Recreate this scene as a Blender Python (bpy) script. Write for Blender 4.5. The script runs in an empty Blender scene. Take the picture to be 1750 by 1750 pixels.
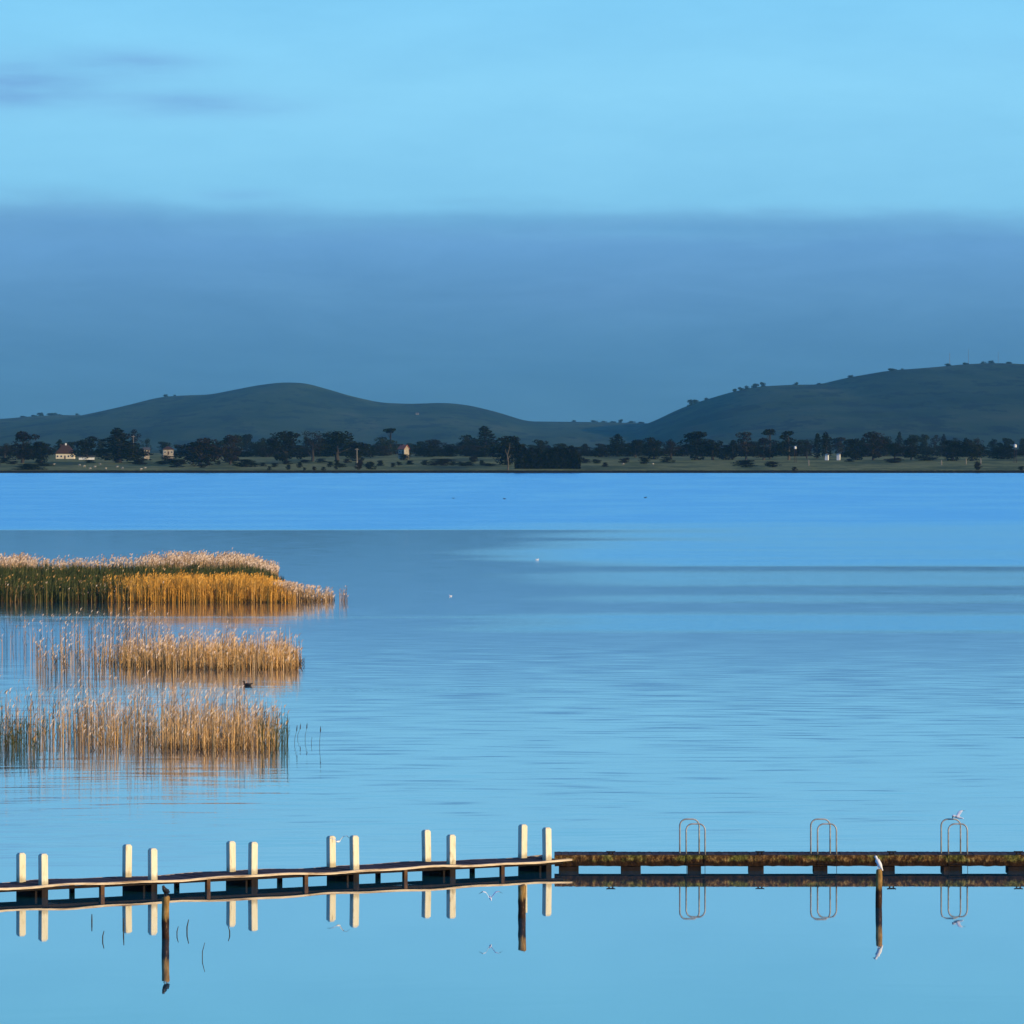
import bpy, bmesh, math, random
import numpy as np
from mathutils import Vector, Matrix, noise as mnoise

random.seed(7)
rng = np.random.default_rng(7)
sc = bpy.context.scene
COL = sc.collection
R = math.radians

# ------------------------------------------------------------------ camera
F = 9000.0          # focal length measured in photograph pixels (photograph is 1750 wide)
HOR = 770.0         # row of the true horizon
CH = 12.0           # eye height above the lake
cam_d = bpy.data.cameras.new("camera")
cam = bpy.data.objects.new("camera", cam_d)
COL.objects.link(cam)
cam.location = (0, 0, CH)
cam.rotation_euler = (R(90), 0, 0)
cam_d.sensor_width = 36
cam_d.lens = 36 * F / 1750
cam_d.shift_y = -(875 - HOR) / 1750
cam_d.clip_start = 1
cam_d.clip_end = 60000
sc.camera = cam

# ------------------------------------------------------------------ light
SUN_EL, SUN_AZ = R(12), R(60)      # azimuth: to the right of straight behind the camera
sun_dir = Vector((math.sin(SUN_AZ) * math.cos(SUN_EL), -math.cos(SUN_AZ) * math.cos(SUN_EL), math.sin(SUN_EL)))
sd = bpy.data.lights.new("sun", 'SUN')
sd.energy = 5.0
sd.angle = R(0.5)
sd.color = (1.0, 0.78, 0.42)
so = bpy.data.objects.new("sun", sd)
COL.objects.link(so)
so.rotation_euler = sun_dir.to_track_quat('Z', 'Y').to_euler()

sc.view_settings.view_transform = 'Standard'
sc.view_settings.look = 'None'
sc.view_settings.exposure = 0
sc.view_settings.gamma = 1
sc.render.engine = 'CYCLES'
sc.cycles.use_denoising = True
sc.cycles.max_bounces = 6
sc.cycles.volume_bounces = 0
sc.cycles.sample_clamp_indirect = 4


def lin(r, g, b):
    def f(c):
        c /= 255
        return c / 12.92 if c <= .04045 else ((c + .055) / 1.055) ** 2.4
    return (f(r), f(g), f(b), 1)


class NT:
    """tiny node helper"""
    def __init__(s, tree):
        s.t = tree
    def n(s, typ, **kw):
        nd = s.t.nodes.new(typ)
        for k, v in kw.items():
            if k.startswith('_'):
                setattr(nd, k[1:], v)
        return nd
    def link(s, a, b):
        s.t.links.new(a, b)
    def val(s, sock, v):
        if hasattr(v, 'is_output') or isinstance(v, bpy.types.NodeSocket):
            s.link(v, sock)
        else:
            sock.default_value = v
    def math(s, op, a, b=0.0, c=0.0, clamp=False):
        nd = s.t.nodes.new('ShaderNodeMath'); nd.operation = op; nd.use_clamp = clamp
        s.val(nd.inputs[0], a); s.val(nd.inputs[1], b); s.val(nd.inputs[2], c)
        return nd.outputs[0]
    def vmath(s, op, a, b=(0, 0, 0)):
        nd = s.t.nodes.new('ShaderNodeVectorMath'); nd.operation = op
        s.val(nd.inputs[0], a); s.val(nd.inputs[1], b)
        return nd.outputs[0]
    def sep(s, v):
        nd = s.t.nodes.new('ShaderNodeSeparateXYZ'); s.link(v, nd.inputs[0]); return nd.outputs
    def comb(s, x, y, z):
        nd = s.t.nodes.new('ShaderNodeCombineXYZ')
        s.val(nd.inputs[0], x); s.val(nd.inputs[1], y); s.val(nd.inputs[2], z)
        return nd.outputs[0]
    def noise(s, vec, scale=1.0, detail=4.0, rough=.5, dist=0.0, color=False):
        nd = s.t.nodes.new('ShaderNodeTexNoise')
        s.link(vec, nd.inputs['Vector'])
        nd.inputs['Scale'].default_value = scale
        nd.inputs['Detail'].default_value = detail
        nd.inputs['Roughness'].default_value = rough
        nd.inputs['Distortion'].default_value = dist
        return nd.outputs['Color'] if color else nd.outputs['Fac']
    def sstep(s, v, a, b, o0=0.0, o1=1.0, smooth=True):
        nd = s.t.nodes.new('ShaderNodeMapRange')
        nd.interpolation_type = 'SMOOTHSTEP' if smooth else 'LINEAR'
        s.val(nd.inputs[0], v)
        nd.inputs[1].default_value = a; nd.inputs[2].default_value = b
        nd.inputs[3].default_value = o0; nd.inputs[4].default_value = o1
        return nd.outputs[0]
    def ramp(s, v, stops, interp='LINEAR'):
        nd = s.t.nodes.new('ShaderNodeValToRGB')
        cr = nd.color_ramp; cr.interpolation = interp
        while len(cr.elements) < len(stops):
            cr.elements.new(0.5)
        for e, (p, c) in zip(cr.elements, stops):
            e.position = p
        for e, (p, c) in zip(cr.elements, stops):
            e.color = c if len(c) == 4 else (*c, 1)
        s.link(v, nd.inputs[0])
        return nd.outputs[0]
    def mix(s, f, a, b, mode='MIX'):
        nd = s.t.nodes.new('ShaderNodeMix'); nd.data_type = 'RGBA'; nd.blend_type = mode
        s.val(nd.inputs[0], f); s.val(nd.inputs[6], a); s.val(nd.inputs[7], b)
        return nd.outputs[2]
    def fmix(s, f, a, b):
        nd = s.t.nodes.new('ShaderNodeMix'); nd.data_type = 'FLOAT'
        s.val(nd.inputs[0], f); s.val(nd.inputs[2], a); s.val(nd.inputs[3], b)
        return nd.outputs[0]


def tan_e(py):
    return (HOR - py) / F

# ------------------------------------------------------------------ world sky
world = bpy.data.worlds.new("World")
sc.world = world
world.use_nodes = True
world.node_tree.nodes.clear()
w = NT(world.node_tree)
tc = w.n('ShaderNodeTexCoord').outputs['Generated']
x, y, z = w.sep(tc)
hyp = w.math('SQRT', w.math('ADD', w.math('MULTIPLY', x, x), w.math('MULTIPLY', y, y)))
te = w.math('DIVIDE', z, w.math('MAXIMUM', hyp, 1e-4))           # tangent of elevation
az = w.math('ARCTAN2', x, y)                                       # azimuth from the view north
# clear sky by elevation
K = 10.0   # divided out again by the background strength 0.1
def kc(r, g, b, k=1.0):
    c = lin(r, g, b); return (c[0] * k, c[1] * k, c[2] * k, 1)
clear = w.ramp(w.math('MULTIPLY', te, 1.25, clamp=True), [
    (0.0, kc(122, 198, 236)),
    (1.25 * tan_e(330), kc(134, 206, 244)),
    (1.25 * tan_e(150), kc(141, 214, 251)),
    (1.25 * tan_e(0), kc(134, 210, 251)),
    (1.25 * .118, kc(124, 208, 246)),
    (1.25 * .15, kc(40, 172, 248)),
    (1.25 * .19, kc(4, 150, 250, 1.08)),
    (1.25 * .42, kc(4, 136, 248, 1.08)),
    (1.0, kc(20, 100, 205))])
bank = w.ramp(w.math('MULTIPLY', te, 10.0, clamp=True), [
    (0.0, kc(77, 126, 162)),
    (10 * tan_e(690), kc(79, 129, 166)),
    (10 * tan_e(600), kc(84, 136, 178)),
    (10 * tan_e(500), kc(95, 149, 195)),
    (10 * tan_e(420), kc(105, 162, 212)),
    (10 * tan_e(350), kc(116, 174, 218)),
    (1.0, kc(124, 182, 224))])
wv = w.comb(w.math('MULTIPLY', az, 14.0), w.math('MULTIPLY', te, 55.0), 3.3)
n_edge = w.noise(wv, 1.0, 5, .55)
wv2 = w.comb(w.math('MULTIPLY', az, 30.0), w.math('MULTIPLY', te, 260.0), 9.1)
n_streak = w.noise(wv2, 1.0, 5, .6)
# upper edge of the cloud bank, a little higher on the left and the far right
ledge = w.math('ADD', te, w.math('MULTIPLY', w.math('SUBTRACT', n_edge, .5), .014))
ledge = w.math('ADD', ledge, w.math('MULTIPLY', w.math('SUBTRACT', n_streak, .5), .008))
ledge = w.math('SUBTRACT', ledge, w.sstep(az, -.04, -.1, 0, .003))
ledge = w.math('SUBTRACT', ledge, w.sstep(az, .02, .09, 0, .0022))
bankmask = w.sstep(ledge, tan_e(430), tan_e(335), 1, 0)
col = w.mix(bankmask, clear, bank)
# thin mauve wisps
def wisp(px, py, sx, sy, amt, c, prev):
    a0, e0 = (px - 875) / F, tan_e(py)
    dx = w.math('DIVIDE', w.math('SUBTRACT', az, a0), sx / F)
    dy = w.math('DIVIDE', w.math('SUBTRACT', te, e0), sy / F)
    dy = w.math('ADD', dy, w.math('MULTIPLY', w.math('SUBTRACT', n_edge, .5), 2.2))
    r2 = w.math('ADD', w.math('MULTIPLY', dx, dx), w.math('MULTIPLY', dy, dy))
    g = w.math('EXPONENT', w.math('MULTIPLY', r2, -1.0))
    g = w.math('MULTIPLY', g, w.sstep(n_streak, .2, .75, .35, 1.0))
    return w.mix(w.math('MULTIPLY', g, amt), prev, c)
mauve = kc(116, 168, 222)
col = wisp(30, 158, 140, 34, .95, mauve, col)
col = wisp(225, 112, 120, 24, .75, mauve, col)
col = wisp(330, 182, 170, 22, .75, mauve, col)
col = wisp(410, 335, 80, 12, .35, mauve, col)
col = wisp(-400, 120, 300, 40, .7, mauve, col)
col = wisp(2300, 90, 400, 30, .6, mauve, col)
col = wisp(200, 385, 300, 26, .5, kc(92, 148, 203), col)
col = wisp(1150, 385, 520, 18, .6, kc(90, 146, 200), col)
col = wisp(1020, 500, 220, 40, .25, kc(110, 160, 212), col)
cl = w.noise(w.comb(w.math('MULTIPLY', az, 22.0), w.math('MULTIPLY', te, 120.0), 17.0), 1.0, 7, .68, .6)
col = w.mix(bankmask, col, w.mix(1.0, col, w.ramp(cl, [(.3, (.93, .945, .955)), (.7, (1.07, 1.055, 1.045))]), 'MULTIPLY'))
# faint overall mottling
col = w.mix(1.0, col, w.ramp(w.noise(wv, 2.2, 6, .6), [(.3, (.955, .965, .975)), (.7, (1.045, 1.03, 1.02))]), 'MULTIPLY')
colK = w.vmath('SCALE', col); colK.node.inputs[3].default_value = K
sky = w.n('ShaderNodeTexSky', _sky_type='NISHITA')
sky.sun_disc = False
sky.sun_elevation = SUN_EL
sky.sun_rotation = math.pi - SUN_AZ
sky.air_density = 1.0; sky.dust_density = .6; sky.ozone_density = 2.0
skyt = w.mix(1.0, sky.outputs[0], (.75, 1.0, 1.25, 1), 'MULTIPLY')
final = w.mix(w.sstep(te, .8, 2.2), colK, skyt)
bg = w.n('ShaderNodeBackground')
bg.inputs[1].default_value = 0.1
w.link(final, bg.inputs[0])
out = w.n('ShaderNodeOutputWorld')
w.link(bg.outputs[0], out.inputs[0])

# ------------------------------------------------------------------ helpers
def mat(name, color=(.5, .5, .5), rough=.8, build=None, spec=.3):
    m = bpy.data.materials.new(name); m.use_nodes = True
    nt = NT(m.node_tree)
    b = m.node_tree.nodes['Principled BSDF']
    b.inputs['Base Color'].default_value = (*color[:3], 1)
    b.inputs['Roughness'].default_value = rough
    b.inputs['Specular IOR Level'].default_value = spec
    if build:
        c = build(nt, b)
        if c is not None:
            nt.link(c, b.inputs['Base Color'])
    return m

def noisy(c1, c2, scale=1.0, detail=5, stretch=(1, 1, 1), lo=.35, hi=.65, bump=0.0, c3=None):
    def f(nt, b):
        t = nt.n('ShaderNodeTexCoord').outputs['Object']
        v = nt.vmath('MULTIPLY', t, stretch)
        nz = nt.noise(v, scale, detail, .6)
        stops = [(lo, c1), (hi, c2)]
        if c3:
            stops.append((min(.98, hi + .12), c3))
        if bump:
            bn = nt.n('ShaderNodeBump'); bn.inputs['Strength'].default_value = 1
            bn.inputs['Distance'].default_value = bump
            nt.link(nz, bn.inputs['Height']); nt.link(bn.outputs[0], b.inputs['Normal'])
        return nt.ramp(nz, stops)
    return f

def island(stops, obj_rand=False, nscale=None, nmix=.5):
    """colour varying from blade to blade / leaf to leaf (and with a broad noise)"""
    def f(nt, b):
        g = nt.n('ShaderNodeNewGeometry')
        v = g.outputs['Random Per Island']
        if obj_rand:
            o = nt.n('ShaderNodeObjectInfo').outputs['Random']
            v = nt.math('ADD', nt.math('MULTIPLY', v, .55), nt.math('MULTIPLY', o, .45))
        if nscale:
            t = nt.n('ShaderNodeTexCoord').outputs['Object']
            nz = nt.sstep(nt.noise(nt.vmath('MULTIPLY', t, nscale), 1, 3, .5), .3, .7)
            v = nt.fmix(nmix, v, nz)
        return nt.ramp(v, stops)
    return f

def set_props(o, label=None, cat=None, group=None, kind=None):
    if label: o['label'] = label
    if cat: o['category'] = cat
    if group: o['group'] = group
    if kind: o['kind'] = kind
    return o

def empty(name, loc, label, cat, group=None, rz=0):
    o = bpy.data.objects.new(name, None); COL.objects.link(o)
    o.location = loc; o.rotation_euler = (0, 0, rz); o.empty_display_size = .2
    return set_props(o, label, cat, group)

def link_mesh(name, me, mats, parent=None, loc=(0, 0, 0)):
    if not isinstance(mats, (list, tuple)): mats = [mats]
    for m in mats: me.materials.append(m)
    o = bpy.data.objects.new(name, me); COL.objects.link(o)
    o.location = loc
    if parent is not None: o.parent = parent
    return o

def bm_obj(name, bm, mats, parent=None, loc=(0, 0, 0), smooth=False):
    me = bpy.data.meshes.new(name)
    if smooth:
        for f in bm.faces: f.smooth = True
    bm.to_mesh(me); bm.free()
    return link_mesh(name, me, mats, parent, loc)

def box(bm, x0, x1, y0, y1, z0, z1, bevel=0, M=None, mi=0):
    g = bmesh.ops.create_cube(bm, size=1)
    vs = g['verts']
    for v in vs:
        v.co = Vector(((x0 + x1) / 2 + v.co.x * (x1 - x0), (y0 + y1) / 2 + v.co.y * (y1 - y0), (z0 + z1) / 2 + v.co.z * (z1 - z0)))
    fs = list({f for v in vs for f in v.link_faces})
    for f in fs: f.material_index = mi
    if bevel:
        es = list({e for v in vs for e in v.link_edges})
        r = bmesh.ops.bevel(bm, geom=es, offset=bevel, segments=1, affect='EDGES')
        vs = list({v for f in r['faces'] for v in f.verts} | {v for v in vs if v.is_valid})
    if M is not None:
        for v in vs: v.co = M @ v.co
    return vs

def tube(bm, pts, rad, seg=8, cap=True):
    """swept tube through pts; rad a number or a list"""
    pts = [Vector(p) for p in pts]
    rings = []
    n = len(pts)
    prev = None
    for i, p in enumerate(pts):
        d = (pts[min(i + 1, n - 1)] - pts[max(i - 1, 0)]).normalized()
        if prev is None:
            a = Vector((1, 0, 0)) if abs(d.x) < .9 else Vector((0, 1, 0))
            s = d.cross(a).normalized()
        else:
            s = (prev - d * prev.dot(d)).normalized()
        prev = s
        t = d.cross(s)
        r = rad[i] if isinstance(rad, (list, tuple)) else rad
        rings.append([bm.verts.new(p + s * (math.cos(2 * math.pi * k / seg) * r) + t * (math.sin(2 * math.pi * k / seg) * r)) for k in range(seg)])
    for a, b in zip(rings, rings[1:]):
        for k in range(seg):
            bm.faces.new((a[k], a[(k + 1) % seg], b[(k + 1) % seg], b[k]))
    if cap:
        bm.faces.new(rings[0][::-1]); bm.faces.new(rings[-1])
    return rings

def np_mesh(name, verts, faces, mats, parent=None, mi=None, smooth=False):
    """faces: list of arrays (n,3)/(n,4)"""
    me = bpy.data.meshes.new(name)
    tot = sum(f.size for f in faces); nf = sum(len(f) for f in faces)
    me.vertices.add(len(verts)); me.vertices.foreach_set('co', np.asarray(verts, dtype=np.float32).ravel())
    me.loops.add(tot); me.loops.foreach_set('vertex_index', np.concatenate([f.ravel() for f in faces]).astype(np.int32))
    me.polygons.add(nf)
    sizes = np.concatenate([np.full(len(f), f.shape[1]) for f in faces])
    starts = np.concatenate([[0], np.cumsum(sizes)[:-1]])
    me.polygons.foreach_set('loop_start', starts.astype(np.int32))
    if mi is not None: me.polygons.foreach_set('material_index', np.asarray(mi, dtype=np.int32))
    if smooth: me.polygons.foreach_set('use_smooth', np.ones(nf, dtype=bool))
    me.update(calc_edges=True); me.validate()
    return link_mesh(name, me, mats, parent)

def dist_row(py):          # distance of a point of the lake seen at row py
    return CH * F / (py - HOR)
def X_at(px, Y):
    return (px - 875) * Y / F
def Z_at(py, Y):
    return CH - (py - HOR) * Y / F

# ------------------------------------------------------------------ terrain
SHORE = dist_row(808.3)
PY = np.array([-3000, 2, 8, 20, 60, 92, 100, SHORE - 1.5, SHORE, SHORE + 3, 3000, 3200, 3500, 4200, 5000, 17500], dtype=float)
PZ = np.array([2.2, 1.6, 1.0, -.3, -2.5, -3, -3, -1.5, 0.05, 1.35, 3.5, 5.9, 8.0, 9.2, 10.9, 22.0])
LX = np.array([-1500, -700, -200, 0, 60, 100, 160, 200, 270, 300, 360, 400, 440, 480, 520, 560, 600, 650, 700, 760, 800, 850, 900, 1000, 1100, 1300, 2000, 3500], dtype=float)
LY = np.array([735, 700, 712, 716, 711, 709, 710, 698, 679, 676, 674, 666, 658, 653, 654, 665, 677, 688, 690, 688, 692, 704, 720, 721, 723, 735, 740, 730], dtype=float)
RX = np.array([-1500, 900, 1060, 1110, 1140, 1175, 1200, 1250, 1300, 1360, 1400, 1450, 1520, 1600, 1650, 1700, 1740, 1850, 2100, 2600, 3500], dtype=float)
RY = np.array([770, 770, 752, 724, 712, 694, 685, 670, 660, 657, 657, 645, 633, 627, 622, 620, 621, 630, 668, 690, 720], dtype=float)
YL, YR = 13000.0, 11000.0
def smooth_interp(x, xs, ys, s):
    return sum(np.interp(x + o * s, xs, ys) for o in (-1, -.5, 0, .5, 1)) / 5
def fbm(x, y, s, octv=4, seed=0.0):
    return mnoise.fractal(Vector((x / s, y / s, seed)), 1.0, 2.1, octv, noise_basis='PERLIN_ORIGINAL')
def ground_z(X, Y):
    b = float(np.interp(Y, PY, PZ))
    zz = b
    if Y > 4200:
        px = 875 + X / YL * F
        zl = CH + (HOR - float(smooth_interp(px, LX, LY, 14))) * YL / F
        t = min(1, max(0, (Y - 8600) / (YL - 8600)))
        if Y > YL: t = 1 - ((Y - YL) / 4600) ** 2
        a = b + (zl - b) * t
        px = 875 + X / YR * F
        zr = CH + (HOR - float(smooth_interp(px, RX, RY, 12))) * YR / F
        t2 = min(1, max(0, (Y - 6800) / (YR - 6800)))
        if Y > YR: t2 = 1 - ((Y - YR) / 4200) ** 2
        c = b + (zr - b) * max(t2, -1)
        zz = max(a, c, b)
        k = math.sin(math.pi * min(1, max(0, (Y - 6800) / (YR - 6800)))) if Y < YR else 0
        zz += k * 8 * fbm(X, Y, 500, 4, 2.0)
    elif Y > SHORE + 20:
        zz += .35 * fbm(X, Y, 60, 3, 5.0) * min(1, (Y - SHORE) / 150)
    return zz

def grid_mesh(name, xs, ys, zf, mats):
    nx, ny = len(xs), len(ys)
    V = np.array([(x_, y_, zf(x_, y_)) for y_ in ys for x_ in xs])
    i = np.arange((nx - 1) * (ny - 1)); r = i // (nx - 1); c = i % (nx - 1); a = r * nx + c
    return np_mesh(name, V, [np.stack([a, a + 1, a + nx + 1, a + nx], 1)], mats, smooth=True)

def land_build(nt, b):
    g = nt.n('ShaderNodeNewGeometry').outputs['Position']
    px, py, pz = nt.sep(g)
    v = nt.comb(nt.math('MULTIPLY', px, .02), nt.math('MULTIPLY', py, .006), 0)
    n1 = nt.noise(v, 1.0, 6, .6)
    fields = nt.ramp(n1, [(.3, (.030, .040, .010)), (.45, (.10, .11, .020)), (.54, (.20, .19, .05)), (.7, (.08, .10, .02))])
    n2 = nt.noise(nt.comb(nt.math('MULTIPLY', px, .25), nt.math('MULTIPLY', py, .08), 0), 1, 4, .65)
    fields = nt.mix(1.0, fields, nt.ramp(n2, [(.3, (.55, .6, .55)), (.65, (1.25, 1.2, 1.1))]), 'MULTIPLY')
    # dark wet stones along the water's edge, the bank's shade put into their colour
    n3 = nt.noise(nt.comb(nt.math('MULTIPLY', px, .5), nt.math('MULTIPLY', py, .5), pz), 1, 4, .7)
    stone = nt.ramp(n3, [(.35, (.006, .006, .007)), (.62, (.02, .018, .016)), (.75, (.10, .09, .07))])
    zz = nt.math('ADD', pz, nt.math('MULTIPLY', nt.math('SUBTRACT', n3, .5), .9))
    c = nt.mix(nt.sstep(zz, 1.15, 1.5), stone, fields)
    return c
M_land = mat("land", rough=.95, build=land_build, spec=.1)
def hill_build(nt, b):
    g = nt.n('ShaderNodeNewGeometry').outputs['Position']
    px, py, pz = nt.sep(g)
    v = nt.comb(nt.math('MULTIPLY', px, .005), nt.math('MULTIPLY', py, .0006), nt.math('MULTIPLY', pz, .010))
    n1 = nt.noise(v, 1.0, 6, .62, .4)
    grass = nt.ramp(n1, [(.3, (.010, .022, .012)), (.44, (.024, .044, .018)), (.54, (.040, .062, .024)), (.7, (.072, .082, .034))])
    n2 = nt.noise(nt.comb(nt.math('MULTIPLY', px, .016), nt.math('MULTIPLY', py, .0025), nt.math('MULTIPLY', pz, .03)), 1, 5, .7)
    return nt.mix(nt.sstep(n2, .51, .60, 0, .8), grass, (.010, .016, .013, 1))
M_hill = mat("hill_pasture", rough=.95, build=hill_build, spec=.1)

ys1 = np.concatenate([np.linspace(-3000, 0, 5), np.linspace(2, 100, 12), [500, 1200, 2000, 2600, SHORE - 1.5, SHORE, SHORE + 1.5, SHORE + 3, SHORE + 12, SHORE + 30], np.linspace(2900, 4500, 60)])
xs1 = np.concatenate([np.linspace(-6500, -560, 16), np.linspace(-540, 540, 220), np.linspace(560, 6500, 16)])
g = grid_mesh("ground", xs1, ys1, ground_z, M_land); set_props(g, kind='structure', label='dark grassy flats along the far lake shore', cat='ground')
xs2 = np.concatenate([np.linspace(-6500, -1500, 40), np.linspace(-1480, 1480, 340), np.linspace(1500, 6500, 40)])
ys2 = np.concatenate([np.linspace(4500, 13100, 130), np.linspace(13200, 17000, 24)])
h = grid_mesh("hills", xs2, ys2, ground_z, M_hill); set_props(h, kind='structure', label='smooth blue green hills beyond the far shore', cat='hills')

# ------------------------------------------------------------------ water
def water_build(nt, b):
    g = nt.n('ShaderNodeNewGeometry').outputs['Position']
    px, py, pz = nt.sep(g)
    # wind lanes: how ruffled the surface is, by distance from the near shore, edges drifting with x
    lane = nt.noise(nt.comb(nt.math('MULTIPLY', px, .018), nt.math('MULTIPLY', py, .002), 0), 1, 3, .5)
    inv = nt.math('DIVIDE', CH * F, nt.math('MAXIMUM', py, 20.0))        # grows towards the near shore
    q = nt.math('ADD', inv, nt.math('MULTIPLY', nt.math('SUBTRACT', lane, .5), 6.0))
    def P(row): return (row - HOR) / 700.0
    qn = nt.math('DIVIDE', q, 700.0, clamp=True)
    qi = nt.math('DIVIDE', nt.math('ADD', inv, nt.math('MULTIPLY', nt.math('SUBTRACT', lane, .5), 3.0)), 700.0, clamp=True)
    def gr(v): return (v, v, v, 1)
    left = nt.ramp(qi, [(0, gr(1)), (P(890), gr(1)), (P(904), gr(.92)), (P(906.5), gr(.05)), (P(930), gr(.04)), (P(1000), gr(.09)),
                        (P(1053), gr(.07)), (P(1055), gr(.3)), (P(1058), gr(.08)), (P(1174), gr(.07)), (P(1178), gr(.30)), (P(1184), gr(.07)), (P(1300), gr(.05)), (1, gr(.02))])
    right = nt.ramp(qn, [(0, gr(1)), (P(888), gr(.95)), (P(900), gr(.66)), (P(962), gr(.7)),
                         (P(967), gr(.6)), (P(969.5), gr(.02)), (P(973), gr(.05)), (P(980), gr(.42)), (P(998), gr(.46)), (P(1006), gr(.03)), (P(1014), gr(.05)),
                         (P(1020), gr(.42)), (P(1027), gr(.36)), (P(1034), gr(.03)), (P(1044), gr(.04)), (P(1054), gr(.58)), (P(1076), gr(.58)), (P(1084), gr(.05)), (P(1300), gr(.06)), (1, gr(.02))])
    # lanes reach in from the right, further at some distances than at others
    reach = nt.noise(nt.comb(.5, nt.math('MULTIPLY', inv, .045), 0), 1, 2, .5)
    side = nt.math('ADD', nt.math('DIVIDE', px, nt.math('MULTIPLY', py, .0972)), nt.math('MULTIPLY', nt.math('SUBTRACT', reach, .5), .8))
    m = nt.sstep(side, -.15, .35)
    dips = nt.ramp(qi, [(0, gr(1)), (P(903), gr(1)), (P(908), gr(.12)), (P(913), gr(.7)), (P(919), gr(.75)), (P(922), gr(.08)), (P(926), gr(1)), (1, gr(1))])
    right = nt.math('MULTIPLY', right, nt.fmix(nt.sstep(side, .0, .62), dips, 1.0))
    ruf = nt.fmix(m, left, right)
    ruf = nt.math('MAXIMUM', nt.math('MULTIPLY', nt.math('SUBTRACT', ruf, .1), 1.11), 0)
    # streak texture inside the lanes
    st = nt.noise(nt.comb(nt.math('MULTIPLY', px, .03), nt.math('MULTIPLY', inv, .22), 2), 1, 4, .6)
    ruf = nt.math('MULTIPLY', ruf, nt.sstep(st, .3, .7, .8, 1.15))
    ripple = ruf
    # gentle long ripples
    warp = nt.math('MULTIPLY', nt.noise(nt.comb(nt.math('MULTIPLY', px, .03), nt.math('MULTIPLY', py, .01), 4), 1, 2, .5), 14.0)
    pyw = nt.math('ADD', py, warp)
    patch = nt.sstep(nt.noise(nt.comb(nt.math('MULTIPLY', px, .02), nt.math('MULTIPLY', py, .012), 7), 1, 3, .55), .35, .65,   .7, 1.25)
    r1 = nt.noise(nt.comb(nt.math('MULTIPLY', px, .2), nt.math('MULTIPLY', pyw, .95), 0), 1, 2, .5)
    r1b = nt.noise(nt.comb(nt.math('MULTIPLY', px, .34), nt.math('MULTIPLY', nt.math('ADD', pyw, nt.math('MULTIPLY', px, -.12)), 1.9), 3), 1, 1, .5)
    r1 = nt.math('ADD', nt.math('MULTIPLY', r1, .6), nt.math('MULTIPLY', r1b, .4))
    r2 = nt.noise(nt.comb(nt.math('MULTIPLY', px, .22), nt.math('MULTIPLY', py, 1.3), 5), 1, 3, .6)
    r3 = nt.noise(nt.comb(nt.math('MULTIPLY', px, 11.0), nt.math('MULTIPLY', py, 11.0), 9), 1, 3, .6, color=True)
    c3 = nt.sep(r3)
    farther = nt.sstep(inv, 735, 660, .05, 1.0)     # calm by the jetty, livelier further out
    a1 = nt.math('MULTIPLY', nt.math('MULTIPLY', nt.math('MULTIPLY', farther, nt.sstep(inv, 300, 620, .6, 2.4)), patch), .040)
    a2 = nt.math('MULTIPLY', nt.math('ADD', farther, .13), .012)
    ny = nt.math('ADD', nt.math('MULTIPLY', nt.math('SUBTRACT', r1, .5), a1), nt.math('MULTIPLY', nt.math('SUBTRACT', r2, .5), a2))
    ny = nt.math('ADD', ny, nt.math('MULTIPLY', nt.math('SUBTRACT', c3[1], .5), nt.math('MULTIPLY', ripple, .85)))
    nx = nt.math('ADD', nt.math('MULTIPLY', nt.math('SUBTRACT', r2, .5), .0012), nt.math('MULTIPLY', nt.math('SUBTRACT', c3[0], .5), nt.math('MULTIPLY', ripple, .3)))
    nrm = nt.vmath('NORMALIZE', nt.comb(nx, ny, 1.0))
    rough = nt.math('ADD', nt.sstep(ripple, 0.0, 1.0, .0, .15, False), nt.sstep(inv, 740, 600, .018, .058))
    # calm water: strong grazing reflection over a blue-green body
    fr = nt.n('ShaderNodeFresnel'); fr.inputs['IOR'].default_value = 1.34; nt.link(nrm, fr.inputs['Normal'])
    k = nt.math('POWER', fr.outputs[0], .48)
    gl = nt.n('ShaderNodeBsdfGlossy'); gl.inputs['Color'].default_value = (.95, .96, .97, 1)
    nt.link(rough, gl.inputs['Roughness']); nt.link(nrm, gl.inputs['Normal'])
    df = nt.n('ShaderNodeBsdfDiffuse'); df.inputs['Color'].default_value = (.012, .12, .15, 1)
    mx = nt.n('ShaderNodeMixShader'); nt.link(k, mx.inputs[0]); nt.link(df.outputs[0], mx.inputs[1]); nt.link(gl.outputs[0], mx.inputs[2])
    on = [n for n in nt.t.nodes if n.type == 'OUTPUT_MATERIAL'][0]
    nt.link(mx.outputs[0], on.inputs['Surface'])
    nt.t.nodes.remove(b)
    return None
M_water = mat("lake_water", (.006, .085, .15), .02, water_build, .5)
nxw = np.linspace(-6500, 6500, 9); nyw = np.array([-0.0, 60, 150, 400, 900, 1600, SHORE - .2 + .6])
wt = grid_mesh("water", nxw, nyw, lambda a, b_: 0.0, M_water)
set_props(wt, kind='structure', label='calm blue lake with ruffled wind lanes', cat='lake')

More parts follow.
